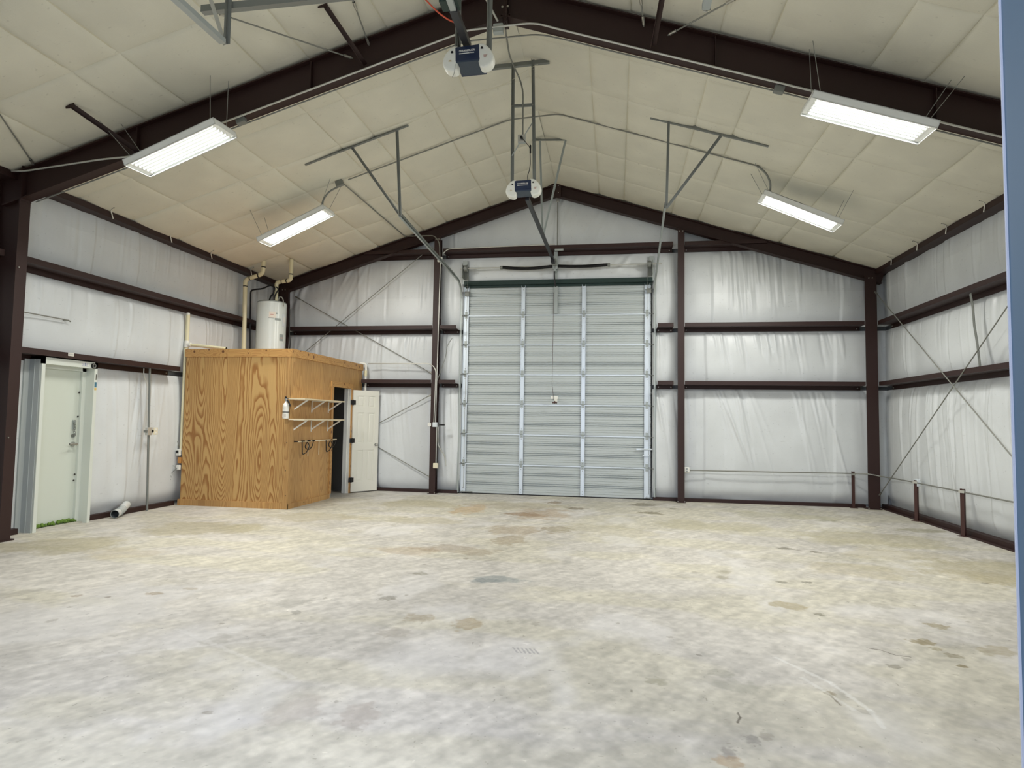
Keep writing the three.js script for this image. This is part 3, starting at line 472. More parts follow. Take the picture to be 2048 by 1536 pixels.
// ------------------------------------------------------------------ overhead door in the back wall
const SH = .6046, DX = 1.875, DZ = -.30;
{
  const d = struct('door_2', null); d.userData.label = 'closed ribbed sectional overhead door, pale grey green steel, in the back wall';
  const fr = [];   // front profile of one section, y and depth
  const grooves = [[.333, .03], [.667, .03]], pin = [.085, .16, .245, .42, .5, .585, .755, .84, .915];
  const ev = []; for (const [c, w] of grooves) ev.push([c * SH - w, 'in'], [c * SH + w, 'out']);
  const prof2 = [[0, 0]]; const add = (y, z) => prof2.push([y, z]);
  const items = [...grooves.map(([c, w]) => ({ c: c * SH, w, g: 1 })), ...pin.map((c) => ({ c: c * SH, w: .006, g: 0 }))].sort((a, b) => a.c - b.c);
  for (const it of items) if (it.g) { add(it.c - it.w, 0); add(it.c - it.w + .005, -.022); add(it.c - .013, -.022); add(it.c - .008, .004); add(it.c + .008, .004); add(it.c + .013, -.022); add(it.c + it.w - .005, -.022); add(it.c + it.w, 0); } else { add(it.c - it.w, 0); add(it.c, -.006); add(it.c + it.w, 0); }
  add(SH - .004, 0); add(SH - .004, -.04); add(0, -.04);
  const xs = [-1.85, -.665, .56, 1.80];
  const secShape = prof2.map(([y, z]) => [z, y]).reverse();
  for (let k = 0; k < 7; k++) {
    const y0 = .012 + k * SH;
    const s = mesh('door_section', prof([-DX, y0, DZ], [DX, y0, DZ], prof2.map(([y, z]) => [-z, y])), M.doorPanel, d);
    s.geometry.computeBoundingBox(); const bb = s.geometry.boundingBox;
    mesh('seam_rail', [span(-DX + .02, DX - .02, y0 + SH - .026, y0 + SH - .008, DZ, DZ + .02)], M.doorSteel, s);
    for (let i = 0; i < 4; i++) { const x = xs[i], w = i === 0 || i === 3 ? .105 : .078; mesh('stile', [span(x - w / 2, x + w / 2, y0 + .012, y0 + SH - .014, DZ + .002, DZ + .022), span(x - w / 2, x - w / 2 + .006, y0 + .012, y0 + SH - .014, DZ, DZ + .036), span(x + w / 2 - .006, x + w / 2, y0 + .012, y0 + SH - .014, DZ, DZ + .036)], M.doorSteel, s);
      if (k) mesh('hinge', [span(x - .028, x + .028, y0 - .07, y0 + .07, DZ + .022, DZ + .028), cyl(.01, .07, x, y0, DZ + .034, 'x', 8)], M.galv, s);
      for (const by of [.05, .1, SH - .05, SH - .1]) mesh('bolt', cyl(.007, .008, x, y0 + by, DZ + .03, 'z', 6), M.galvDark, s);
    }
    for (const e of [-1, 1]) mesh('roller', [cyl(.006, .12, e * (DX + .02), y0 + SH - .02, DZ + .05, 'x', 8), cyl(.022, .02, e * (DX + .07), y0 + SH - .02, DZ + .05, 'x', 12)], M.galvDark, s);
  }
  mesh('bottom_seal', span(-DX, DX, 0, .02, DZ - .03, DZ + .005), M.rubber, d);
  for (const e of [-1, 1]) mesh('bottom_bracket', [span(e < 0 ? -DX - .02 : DX - .1, e < 0 ? -DX + .22 : DX + .02, .03, .045, DZ + .02, DZ + .05)], M.galvDark, d);
  const st = mesh('operator_stile', [span(-.03, .035, 4.28 - .02 - SH, 4.2, DZ + .022, DZ + .05), span(-.05, -.03, 3.66, 4.2, DZ + .01, DZ + .03)], M.galv, d);
  const lk = mesh('side_latch', [span(1.745, 1.855, .86, 1.0, DZ + .03, DZ + .05), span(1.6, 1.76, .955, .985, DZ + .04, DZ + .055), span(1.72, 1.84, .84, .86, DZ + .03, DZ + .06), cyl(.012, .2, 1.80, .97, DZ + .06, 'x', 10)], M.doorSteel, d); lk.userData.label = 'bright slide latch on the right stile';
  mesh('lift_handle', [span(-.02, .05, 1.88, 1.96, DZ + .002, DZ + .02)], M.white, d);
  // pull cord with red handle hanging from the opener trolley
  const rp = thing('release_cord', 'thin emergency release cord with a red handle hanging before the door', 'cord', [0, 0, 0]);
  mesh('cord', pipe([[-.035, 4.05, -.14], [-.04, 3.0, -.14], [-.045, 2.2, -.14], [-.012, 1.94, -.14], [.01, 1.86, -.14]], .004, .1, 6), M.stub, rp);
  mesh('handle', [cyl(.011, .1, .01, 1.85, -.14, 'x', 8), cyl(.011, .05, .01, 1.86, -.14, 'y', 8)], M.stub, rp);
  mesh('card_tag', span(-.07, .07, 1.93, 1.985, -.155, -.15), M.white, rp);
  // header, jambs, weather strip
  struct('trim_4', [span(-DX - .02, DX + .02, 4.245, 4.335, -.34, -.2), span(-DX, DX, 4.2, 4.25, -.29, -.265)], M.header, 'dark green steel header beam over the overhead door');
  for (const e of [-1, 1]) {
    const j = struct(e < 0 ? 'trim_5' : 'trim_6', null); j.userData.label = e < 0 ? 'galvanised door jamb on the left of the overhead door' : 'galvanised door jamb on the right of the overhead door';
    mesh('jamb_channel', [span(e < 0 ? -DX - .1 : DX + .06, e < 0 ? -DX - .06 : DX + .1, 0, 4.72, -.3, -.265), span(e < 0 ? -DX - .06 : DX, e < 0 ? -DX : DX + .06, 4.2, 4.73, -.3, -.29)], M.header, j);
    mesh('spring_pad', span(e < 0 ? -DX - .05 : DX - .04, e < 0 ? -DX + .04 : DX + .05, 4.27, 4.76, -.26, -.22), M.galv, j);
    // track
    const t = thing('door_track', e < 0 ? 'galvanised door track bending back from the left jamb' : 'galvanised door track bending back from the right jamb', 'track', [0, 0, 0], 'back door tracks');
    const x = e * 1.945, end = e < 0 ? [-1.87, 4.4, 3.78] : [1.87, 4.52, 3.35], pth = [[x, .02, -.24]];
    pth.push([x, 3.9, -.24]); for (let i = 1; i <= 8; i++) { const a = i / 8 * 1.5; pth.push([x, 3.9 + .4 * Math.sin(a), -.24 + .4 * (1 - Math.cos(a))]); } pth.push(end);
    const ch = [[-.026, -.012], [.026, -.012], [.026, .016], [.022, .016], [.022, -.008], [-.022, -.008], [-.022, .016], [-.026, .016]], gs = [];
    for (let i = 0; i < pth.length - 1; i++) gs.push(prof(pth[i], pth[i + 1], ch, V(-e, 0, 0)));
    mesh('rail', gs, M.galv, t);
    mesh('angle', prof([x + e * .02, .02, -.27], [x + e * .02, 3.9, -.27], e < 0 ? Lang(.03, .05).map(([a, b]) => [-a, b]).reverse() : Lang(.03, .05), V(0, 0, 1)), M.galv, t);
    mesh('top_angle', prof([x, 4.335, .35], [end[0], end[1] + .035, end[2]], rect(.012, .045)), M.galvDark, t);
    for (const y of [.5, 1.5, 2.6, 3.6]) mesh('bracket', span(Math.min(x, x + e * .05), Math.max(x, x + e * .05), y, y + .05, -.29, -.25), M.galvDark, t);
    // back hang: ceiling angle and two legs
    const hg = thing('track_hanger', e < 0 ? 'galvanised angle frame hanging the left track from the ceiling' : 'galvanised angle frame hanging the right track from the ceiling', 'bracket', [0, 0, 0], 'track hangers');
    const zz = e < 0 ? 3.85 : 3.6, A = (q) => [e * q, roofY(q) - .055, zz];
    mesh('ceiling_angle', prof(A(e < 0 ? 1.74 : 1.65), A(e < 0 ? 3.3 : 3.2), Lang(.04, .05, .005), V(0, 1, 0)), M.galvDark, hg);
    mesh('leg', prof(A(e < 0 ? 1.926 : 1.88), [end[0], end[1] - .02, end[2]], Lang(.035, .035, .005), V(0, 0, 1)), M.galvDark, hg);
    mesh('leg', prof(A(e < 0 ? 2.6 : 2.58), [end[0], end[1] - .02, end[2]], Lang(.035, .035, .005), V(0, 0, 1)), M.galvDark, hg);
    bolts(hg, [[end[0], end[1], end[2] + .02], A(e < 0 ? 1.926 : 1.88), A(2.6)], 'z', .01);
    // top roller fixture
    mesh('top_fixture', [span(e < 0 ? -DX : DX - .09, e < 0 ? -DX + .09 : DX, 4.03, 4.12, DZ + .02, DZ + .08), cyl(.008, .2, e * (DX - .02), 4.1, DZ + .08, 'x', 8)], M.galvDark, d);
  }
  // torsion shaft with springs
  const sf = thing('torsion_shaft', 'steel torsion shaft with black springs and cable drums above the overhead door', 'door spring', [0, 0, 0]);
  const sy = 4.56, sz = -.06;
  mesh('shaft', cyl(.0127, 4.0, .06, sy, sz, 'x', 14), M.emt, sf);
  for (const [x0, x1, sag] of [[-1.07, -.035, -.035], [.01, 1.03, -.02]]) {
    const pts = []; for (let i = 0; i <= 8; i++) { const q = i / 8; pts.push([x0 + (x1 - x0) * q, sy + .005 + sag * Math.sin(q * Math.PI), sz]); }
    const sp = mesh('spring', pipe(pts, .03, 0, 14), M.spring, sf); sp.userData.label = 'black sagging torsion spring';
    mesh('winding_cone', cyl(.034, .05, x0 < -.5 ? x0 - .02 : x1 + .02, sy, sz, 'x', 14), M.galvDark, sf);
    const coils = []; for (let i = 1; i < 60; i += 1) { const q = i / 60, tg = new THREE.TorusGeometry(.03, .0035, 4, 10); tg.rotateY(Math.PI / 2); tg.translate(x0 + (x1 - x0) * q, sy + .005 + sag * Math.sin(q * Math.PI), sz); coils.push(tg); }
    const co = mesh('coil_wire', coils, M.spring, sf); co.userData.kind = 'stuff';
  }
  for (const e of [-1, 1]) { mesh('cable_drum', [cyl(.065, .06, e * 1.83, sy, sz, 'x', 24), cyl(.075, .008, e * 1.795, sy, sz, 'x', 24)], M.galvDark, sf); mesh('bearing_plate', [span(e * 1.885 - .004, e * 1.885 + .004, sy - .2, sy + .07, -.2, sz + .05), span(Math.min(e * 1.885, e * 1.8), Math.max(e * 1.885, e * 1.8), sy - .24, sy + .07, -.215, -.2)], M.galvDark, sf); mesh('lift_cable', pipe([[e * 1.8, sy, sz - .06], [e * 1.84, .1, DZ + .03]], .003, 0, 5), M.emtDark, sf); }
  mesh('anchor_plate', [span(-.045, .03, 4.28, 4.95, -.24, -.225), span(-.03, .015, sy - .1, sy + .1, -.22, sz + .03)], M.galv, sf);
  mesh('anchor_head', [span(-.01, .16, 4.86, 4.93, -.02, -.005), span(-.05, .05, 4.5, 4.62, sz - .03, sz + .03)], M.galv, sf);
}

// ------------------------------------------------------------------ garage door openers
const font = await new FontLoader().loadAsync('fonts/droid/droid_sans_bold.typeface.json');
function text(str, size, w, x, y, z) { const g = new TextGeometry(str, { font, size, depth: .0015, curveSegments: 3, bevelEnabled: false }); g.computeBoundingBox(); const b = g.boundingBox; g.scale(w / (b.max.x - b.min.x), 1, 1); g.computeBoundingBox(); g.translate(x - g.boundingBox.min.x, y, z); return g; }
function opener(name, label, pos, tilt, flip) {
  const t = thing('door_opener', label, 'door opener', pos, 'garage door openers'); t.rotation.z = tilt;
  // head: dark blue body flanked by two translucent white lens covers
  const body = extr([[-.105, .102], [.112, .108], [.108, .05], [.12, .0], [.12, -.02], [-.1, -.02], [-.1, .04]], .24, .004); body.translate(0, 0, -.24);
  mesh('body', body, M.opBlue, t);
  const lip = extr([[-.1, 0], [-.1, -.14], [-.066, -.2], [.134, -.2], [.134, -.05], [.118, 0]], .01, .003); lip.rotateX(Math.PI / 2); lip.translate(0, -.022, 0); mesh('light_panel', lip, M.opBlue2, t);
  const lens = (s) => { const o = s < 0 ? [[-.106, .1], [-.138, .09], [-.18, .045], [-.2, -.005], [-.195, -.045], [-.165, -.075], [-.11, -.08], [-.108, .0]] : [[.113, .106], [.148, .095], [.19, .05], [.212, .0], [.205, -.04], [.178, -.068], [.13, -.074], [.114, .0]]; const sp = new THREE.SplineCurve(o.map(([a, b]) => new THREE.Vector2(a, b))); const pts = [...sp.getPoints(28).map((p) => [p.x, p.y])]; const g = extr(pts, .07, .02); g.translate(0, 0, -.085); return g; };
  for (const s of [-1, 1]) { const l = mesh('lens_cover', lens(s), M.lens, t); l.userData.label = 'milky white light cover'; mesh('vent', [cyl(.009, .006, s < 0 ? -.13 : .135, s < 0 ? .062 : .072, .014, 'z', 6), box(.02, .008, .006, s < 0 ? -.13 : .135, s < 0 ? .056 : .066, .014)], M.black, l); }
  mesh('logo', [text('CHAMBERLAIN', .017, .14, -.07, .058, .004), span(-.07, .022, .04, .046, .004, .0055), text('PLUS', .009, .036, .028, .0385, .004)], M.white, t);
  mesh('label_print', [box(.036, .003, .002, .165, .006, .013), box(.03, .003, .002, .163, -.001, .013), box(.026, .003, .002, .161, -.008, .013), box(.018, .003, .002, .16, -.015, .013)], M.labelRed, t);
  mesh('warning_mark', [box(.02, .004, .002, -.15, -.012, .013), box(.028, .004, .002, -.147, -.02, .013)], M.lensIn, t);
  mesh('chassis', span(-.09, .1, .1, .118, -.22, -.02), M.galvDark, t);
  return t;
}
const OP2 = [.02, 4.43, 4.5], OP1 = [-.085, 4.62, 7.1];
{
  const o2 = opener('door_opener', 'blue and white opener head hanging in the far bay', OP2, .02);
  const r2 = thing('opener_rail', 'dark rail running from the far opener down to the overhead door', 'rail', [0, 0, 0], 'opener rails');
  mesh('rail', bar([.04, 4.40, 4.22], [-.02, 4.63, .0], .05, .05), M.black, r2);
  mesh('header_bracket', [span(-.06, .02, 4.56, 4.7, -.1, .02)], M.galvDark, r2);
  mesh('arm', [pipe([[-.02, 4.5, -.05], [-.02, 4.33, -.1], [.0, 4.17, -.16]], .014, .05, 8)], M.black, r2);
  mesh('trolley', box(.07, .05, .16, -.01, 4.55, .35), M.black, r2);
  // hanging ladder frame
  const h2 = thing('opener_hanger', 'tall galvanised ladder frame carrying the far opener', 'bracket', [0, 0, 0], 'opener hangers');
  mesh('ceiling_angle', prof([-.42, 6.055, 4.47], [.335, 6.1, 4.44], Lang(.045, .05, .005)), M.galvDark, h2);
  mesh('leg', prof([-.152, 6.12, 4.45], [-.14, 4.53, 4.45], Lang(.038, .038, .005), V(0, 0, 1)), M.galvDark, h2);
  mesh('leg', prof([.105, 6.14, 4.45], [.145, 4.53, 4.45], Lang(.038, .038, .005), V(0, 0, 1)), M.galvDark, h2);
  mesh('rung', prof([-.14, 5.53, 4.46], [.13, 5.53, 4.46], Lang(.03, .03, .004)), M.galvDark, h2);
  mesh('diagonal_brace', prof([-.13, 4.88, 4.47], [.13, 5.3, 4.47], rect(.03, .004)), M.galv, h2);
  bolts(h2, [[-.14, 5.53, 4.48], [.13, 5.53, 4.48], [.14, 5.36, 4.48], [.13, 6.0, 4.48]], 'z', .008);
  const bx = thing('junction_box', 'round topped outlet box fixed between the far opener hanger legs', 'electrical box', [-.004, 5.09, 4.47], 'junction boxes');
  mesh('box_body', rbox(.1, .105, .05, .008), M.galv, bx); mesh('cover', rbox(.096, .1, .006, .003, 0, 0, .028), M.emt, bx); mesh('socket', cyl(.02, .006, 0, 0, .034, 'z', 14), M.galvDark, bx);
  const cd = thing('power_cord', 'black cord from the box between the hanger legs down to the far opener', 'cord', [0, 0, 0]);
  mesh('plug', cyl(.016, .04, 0, 5.085, 4.53, 'z', 10), M.rubber, cd);
  mesh('cable', pipe([[0, 5.08, 4.54], [.05, 5.02, 4.55], [.11, 4.95, 4.53], [.115, 4.75, 4.5], [.1, 4.65, 4.5], [.075, 4.6, 4.48], [.08, 4.54, 4.45]], .005, .03, 6), M.rubber, cd);
  mesh('coiled_bundle', rbox(.02, .11, .03, .008, .115, 4.93, 4.52), M.rubber, cd);
  // V support nearer the door
  const vs = thing('rail_support', 'V shaped strap support dropping from the ridge to the opener rail', 'bracket', [0, 0, 0]);
  mesh('ridge_bar', prof([-.2, 6.16, 2.12], [.36, 6.13, 2.12], rect(.03, .025)), M.galvDark, vs);
  mesh('leg', prof([-.08, 6.17, 2.13], [-.015, 4.55, 2.13], Lang(.03, .03, .004), V(0, 0, 1)), M.galv, vs);
  mesh('leg', prof([.35, 6.13, 2.13], [.0, 4.55, 2.13], Lang(.03, .03, .004), V(0, 0, 1)), M.galv, vs);
  // near opener
  const o1 = opener('door_opener', 'blue and white opener head hanging near the roof peak at the top centre', OP1, .03);
  const r1 = thing('opener_rail', 'dark rail running from the near opener toward the front door', 'rail', [0, 0, 0], 'opener rails');
  mesh('rail', bar([-.11, 4.80, 6.98], [-.03, 4.605, 7.78], .06, .05), M.black, r1);
  mesh('rail_extension', bar([-.03, 4.605, 7.78], [.05, 4.6, 11.0], .045, .045), M.galv, r1);
  mesh('cover', box(.14, .1, .12, -.05, 4.66, 7.8), M.header, r1);
  const h1 = thing('opener_hanger', 'pair of galvanised angles carrying the near opener', 'bracket', [0, 0, 0], 'opener hangers');
  mesh('leg', prof([-.225, 6.15, 7.0], [-.21, 4.7, 7.0], Lang(.042, .042, .005), V(0, 0, 1)), M.galvDark, h1);
  mesh('leg', prof([.07, 6.2, 7.0], [.07, 4.7, 7.0], Lang(.042, .042, .005), V(0, 0, 1)), M.galvDark, h1);
  one('orange_cord', pipe([[-.75, 5.35, 7.15], [-.5, 5.2, 7.15], [-.36, 5.05, 7.12], [-.26, 4.98, 7.1], [-.2, 4.97, 7.06]], .007, .08, 8), M.orange, 'orange extension cord looping to the near opener rail', 'cord');
  const dk = one('sensor_wire', pipe([[-.19, 4.9, 7.03], [-.18, 4.78, 7.03], [-.165, 4.72, 7.02]], .006, .05, 6), M.rubber, 'short black wire down the left leg of the near opener hanger', 'wire');
  one('antenna_wire', pipe([[-.185, 4.56, 7.12], [-.185, 4.47, 7.14], [-.2, 4.43, 7.15]], .0025, .03, 5), M.wireGrey, 'thin pale wire dangling under the near opener', 'wire');
  one('low_voltage_wire', pipe([[.2, 6.02, 4.55], [.05, 5.92, 4.6], [-.25, 5.86, 4.4], [-.9, 5.84, 4.25], [-1.74, roofY(1.74) - .05, 3.9]], .0022, .2, 5), M.cream, 'thin cream wire sagging under the ceiling from the far opener to the left hanger', 'wire');
}
{ // front door tracks ending above, seen at the top edge
  for (const e of [-1, 1]) {
    const t = thing('door_track', e < 0 ? 'galvanised front door track end with legs at the top left' : 'galvanised front door track end at the top right', 'track', [0, 0, 0], 'front door tracks');
    const x = e * 1.79, y = e < 0 ? 4.36 : 4.29;
    mesh('rail', prof([x, y, 8.0], [x, y - .1, 11.05], [[-.026, -.02], [.026, -.02], [.026, .02], [.02, .02], [.02, -.014], [-.02, -.014], [-.02, .02], [-.026, .02]], V(0, 1, 0)), M.galv, t);
    mesh('hanger_leg', prof([x - e * .0, y + .6, 7.96], [x, y, 7.96], Lang(.035, .035, .005), V(0, 0, 1)), M.galvDark, t);
    mesh('hanger_brace', prof([x + e * .12, y + .35, 8.0], [x, y - .01, 7.97], rect(.03, .006), V(0, 0, 1)), M.emt, t);
    bolts(t, [[x, y, 7.985]], 'z', .012);
    if (e < 0) mesh('cross_angle', prof([-2.03, 4.655, 7.95], [-.2, 4.66, 7.95], Lang(.05, .055, .005)), M.galvDark, t);
  }
}

// ------------------------------------------------------------------ conduits
function conduit(pts, label, r = .0105, m = M.emt, f = .12, group = 'conduit runs') { return one('conduit', pipe(pts, r, f, 8), m, label, 'conduit', group); }
{
  const bt = (x, o) => [x, 5.85 - SL * Math.abs(x) - .012, frameZ(x) + o];
  conduit([[-6.0, 4.36, 6.02], [-5.72, 4.33, 6.03], [-4.7, bt(-4.7, 0)[1] + .09, 6.0], bt(-4.3, .075), bt(-.55, .085), [-.42, 5.72, frameZ(0) + .08], [.32, 5.74, frameZ(0) + .08], bt(.55, .085), bt(5.7, .075)], 'white conduit along the near edge of the main rafters, bending across the peak');
  conduit([bt(-5.7, -.08), bt(-.6, -.08), [-.45, 5.70, frameZ(0) - .08], [.35, 5.71, frameZ(0) - .08], bt(.6, -.08), bt(5.7, -.08)], 'thin conduit along the far edge of the main rafters', .008, M.emtDark);
  conduit([[-3.0, roofY(3) - .06, 3.05], [-.42, roofY(.42) - .06, 3.03], [.33, roofY(.33) - .05, 3.03], [3.2, roofY(3.2) - .05, 2.93]], 'long conduit across the far bay ceiling over the ridge', .0105, M.emtDark, .1);
  conduit([[-3.1, roofY(3.1) - .07, 3.0], [-3.1, roofY(3.1) - .05, .06], [-2.48, 5.24, .03], [-2.37, 5.1, .03], [-2.35, 4.8, .03]], 'conduit from the left junction box down to the left door column', .0105, M.emtDark, .12);
  conduit([[-2.34, 4.72, .02], [-2.36, 2.5, .02], [-2.37, 1.42, .02]], 'straight conduit down the face of the left door column', .0105, M.emt);
  conduit([[-3.86, 2.62, -.05], [-2.52, 2.62, -.03], [-2.38, 2.5, .03], [-2.4, 1.42, .03]], 'conduit from the plywood room roof bending down the left door column', .0105, M.emt, .16);
  conduit([[-2.34, 1.34, .02], [-2.34, .6, .02]], 'lower conduit stub between the two boxes on the left door column', .0105, M.emt);
  conduit([[-2.29, 4.86, .02], [-2.2, 4.95, .02], [-1.9, 4.96, .02], [.0, 4.985, .02]], 'pale conduit along the long top girt above the overhead door', .0105, M.emt, .1);
  conduit([[-.1, roofY(.1) - .1, 5.6], [-.1, 6.1, 5.3], [-.155, 6.1, 4.6], [.0, 5.8, 4.46], [.005, 5.15, 4.46]], 'conduit from the peak junction box down to the far opener outlet', .0105, M.emtDark, .15);
  conduit([[-.5, 6.08, 7.2], [-.25, 6.02, 6.2], [-.08, 5.8, 5.8]], 'conduit dropping through the roof peak to the peak junction box', .012, M.emt, .1);
  conduit([[.02, 5.95, -.22], [.02, 5.85, -.2], [.02, 4.95, -.2]], 'short vertical conduit below the roof peak on the back gable', .009, M.emtDark, .02);
  conduit([[2.55, .6, -.12], [5.45, .625, -.1], [5.68, .63, .02], [5.84, .6, .08], [5.9, .6, .5], [5.92, .6, 1.2]], 'low conduit from the back wall outlet round the right corner', .0105, M.emtDark, .1);
  conduit([[5.92, .6, 1.3], [5.92, .605, 5.4]], 'low conduit along the right wall past the short posts', .0105, M.emtDark);
  conduit([[-5.95, .0, 3.46], [-5.95, 2.27, 3.55]], 'grey upright conduit with an outlet box on the left wall', .016, M.galvDark, 0);
  conduit([[-5.96, 2.2, 3.66], [-5.96, 2.1, 3.66], [-5.955, 1.98, 3.59], [-5.955, 1.3, 3.56]], 'thin bent conduit joining the upright on the left wall', .008, M.emt, .06);
  const jb = (p, s, label, m = M.galv) => { const t = thing('junction_box', label, 'electrical box', p, 'junction boxes'); mesh('box_body', rbox(s[0], s[1], s[2], .006), m, t); mesh('cover', rbox(s[0] * .94, s[1] * .94, .006, .003, 0, 0, s[2] / 2 + .002), m, t); for (const q of [-1, 1]) mesh('screw', cyl(.004, .004, q * s[0] * .35, q * s[1] * .35, s[2] / 2 + .006, 'z', 6), M.emtDark, t); return t; };
  const tilt = (o, a) => { o.rotation.z = a; return o; };
  tilt(jb([-3.03, 4.85, frameZ(-3.03) + .02], [.11, .06, .06], 'galvanised junction box under the left rafter beside the fixture', M.galvDark), .31);
  tilt(jb([2.83, 4.9, frameZ(2.83) + .02], [.1, .07, .06], 'galvanised junction box under the right rafter beside the fixture', M.galvDark), -.31);
  jb([-.075, 5.72, 5.78], [.11, .1, .06], 'galvanised junction box below the roof peak', M.galv);
  tilt(jb([-3.13, 5.19, 3.08], [.12, .09, .06], 'junction box above the far left fixture feeding its curved cable', M.galvDark), .3);
  jb([-2.35, 4.74, .02], [.1, .1, .05], 'white box high on the left door column', M.white);
  jb([-2.375, 1.38, .025], [.095, .095, .05], 'switch box on the left door column', M.galvWhite);
  jb([-2.50, 1.38, -.02], [.075, .07, .04], 'small white wall control beside the switch box', M.white);
  jb([-2.345, .565, .025], [.095, .1, .05], 'outlet box low on the left door column', M.cream);
  jb([5.935, .6, 1.25], [.05, .11, .12], 'galvanised outlet box on the right wall post', M.galvWhite);
  jb([.02, 5.96, -.2], [.06, .1, .05], 'pale box under the roof peak on the back gable', M.emt);
  const ol = thing('wall_outlet', 'white round cornered outlet at the foot of the right door column', 'outlet', [2.53, .605, -.1]);
  mesh('box_body', rbox(.115, .115, .06, .03), M.white, ol); mesh('socket', [span(-.014, .014, .012, .036, .03, .033)], M.labelGrey, ol); mesh('socket', [span(-.014, .014, -.036, -.012, .03, .033)], M.labelGrey, ol);
  const lo = thing('wall_outlet', 'metal outlet box clamped on the left wall upright', 'outlet', [-5.93, 1.235, 3.5]);
  mesh('box_body', rbox(.05, .12, .1, .006, 0, 0, .03), M.emt, lo); mesh('cover', rbox(.012, .11, .09, .004, .02, 0, -.09), M.cream, lo); mesh('knockout', cyl(.022, .01, .026, 0, -.02, 'x', 14), M.rubber, lo); for (const y of [-.025, .025]) mesh('socket', rbox(.006, .032, .03, .003, .028, y, -.09), M.white, lo); mesh('strap', span(-.02, .03, -.02, .02, .09, .115), M.galvDark, lo);
  const sw = one('switch_lever', span(-2.29, -2.18, 1.365, 1.395, .0, .03), M.rubber, 'black lever beside the switch box on the left door column', 'switch');
  one('flexible_cable', pipe([[-3.16, 5.15, 3.05], [-3.3, 5.06, 3.1], [-3.38, 4.92, 3.12], [-3.4, 4.82, 3.1]], .014, .12, 8), M.galvDark, 'curved grey cable from the junction box to the far left fixture', 'cable', 'fixture cables');
  one('flexible_cable', pipe([[3.2, roofY(3.2) - .05, 2.93], [3.34, 5.12, 2.85], [3.42, 5.0, 2.75], [3.42, 4.87, 2.68]], .014, .12, 8), M.galvDark, 'curved grey cable from the ceiling conduit to the far right fixture', 'cable', 'fixture cables');
  one('flexible_cable', pipe([[-2.31, 1.34, .02], [-2.31, 1.0, .02], [-2.27, .9, .01], [-2.19, .78, -.05], [-2.17, .62, -.08], [-2.16, .55, -.08]], .009, .06, 8), M.emt, 'loose cable end curling out beside the left door column', 'cable', 'loose cables');
  one('flexible_cable', pipe([[-2.36, 2.25, .02], [-2.22, 2.75, -.1], [-2.2, 3.0, -.12], [-2.1, 3.15, -.14]], .006, .1, 6), M.galvDark, 'thin dark cable curving up beside the left door column', 'cable', 'loose cables');
  // stub posts
  for (const [x, z, y, l] of [[5.47, -.13, .66, 'short brown steel post before the back wall near the corner'], [5.9, 1.28, .64, 'short brown steel post on the right wall carrying the outlet box'], [5.9, 2.64, .645, 'short brown steel post on the right wall nearer the front']]) { const t = thing('short_post', l, 'post', [x, 0, z], 'short conduit posts'); const w = x > 5.5 ? .05 : .045; mesh('channel', [span(-w / 2, w / 2, 0, y, -.004, .004), span(-w / 2, -w / 2 + .005, 0, y, -.035, 0), span(w / 2 - .005, w / 2, 0, y, -.035, 0)], M.stub, t); mesh('foot', span(-.06, .06, 0, .008, -.04, .04), M.stub, t); mesh('clamp', span(-w / 2 - .01, w / 2 + .01, .59, .625, 0, .02), M.emt, t); if (x > 5.5) t.rotation.y = -Math.PI / 2 * .6; }
}

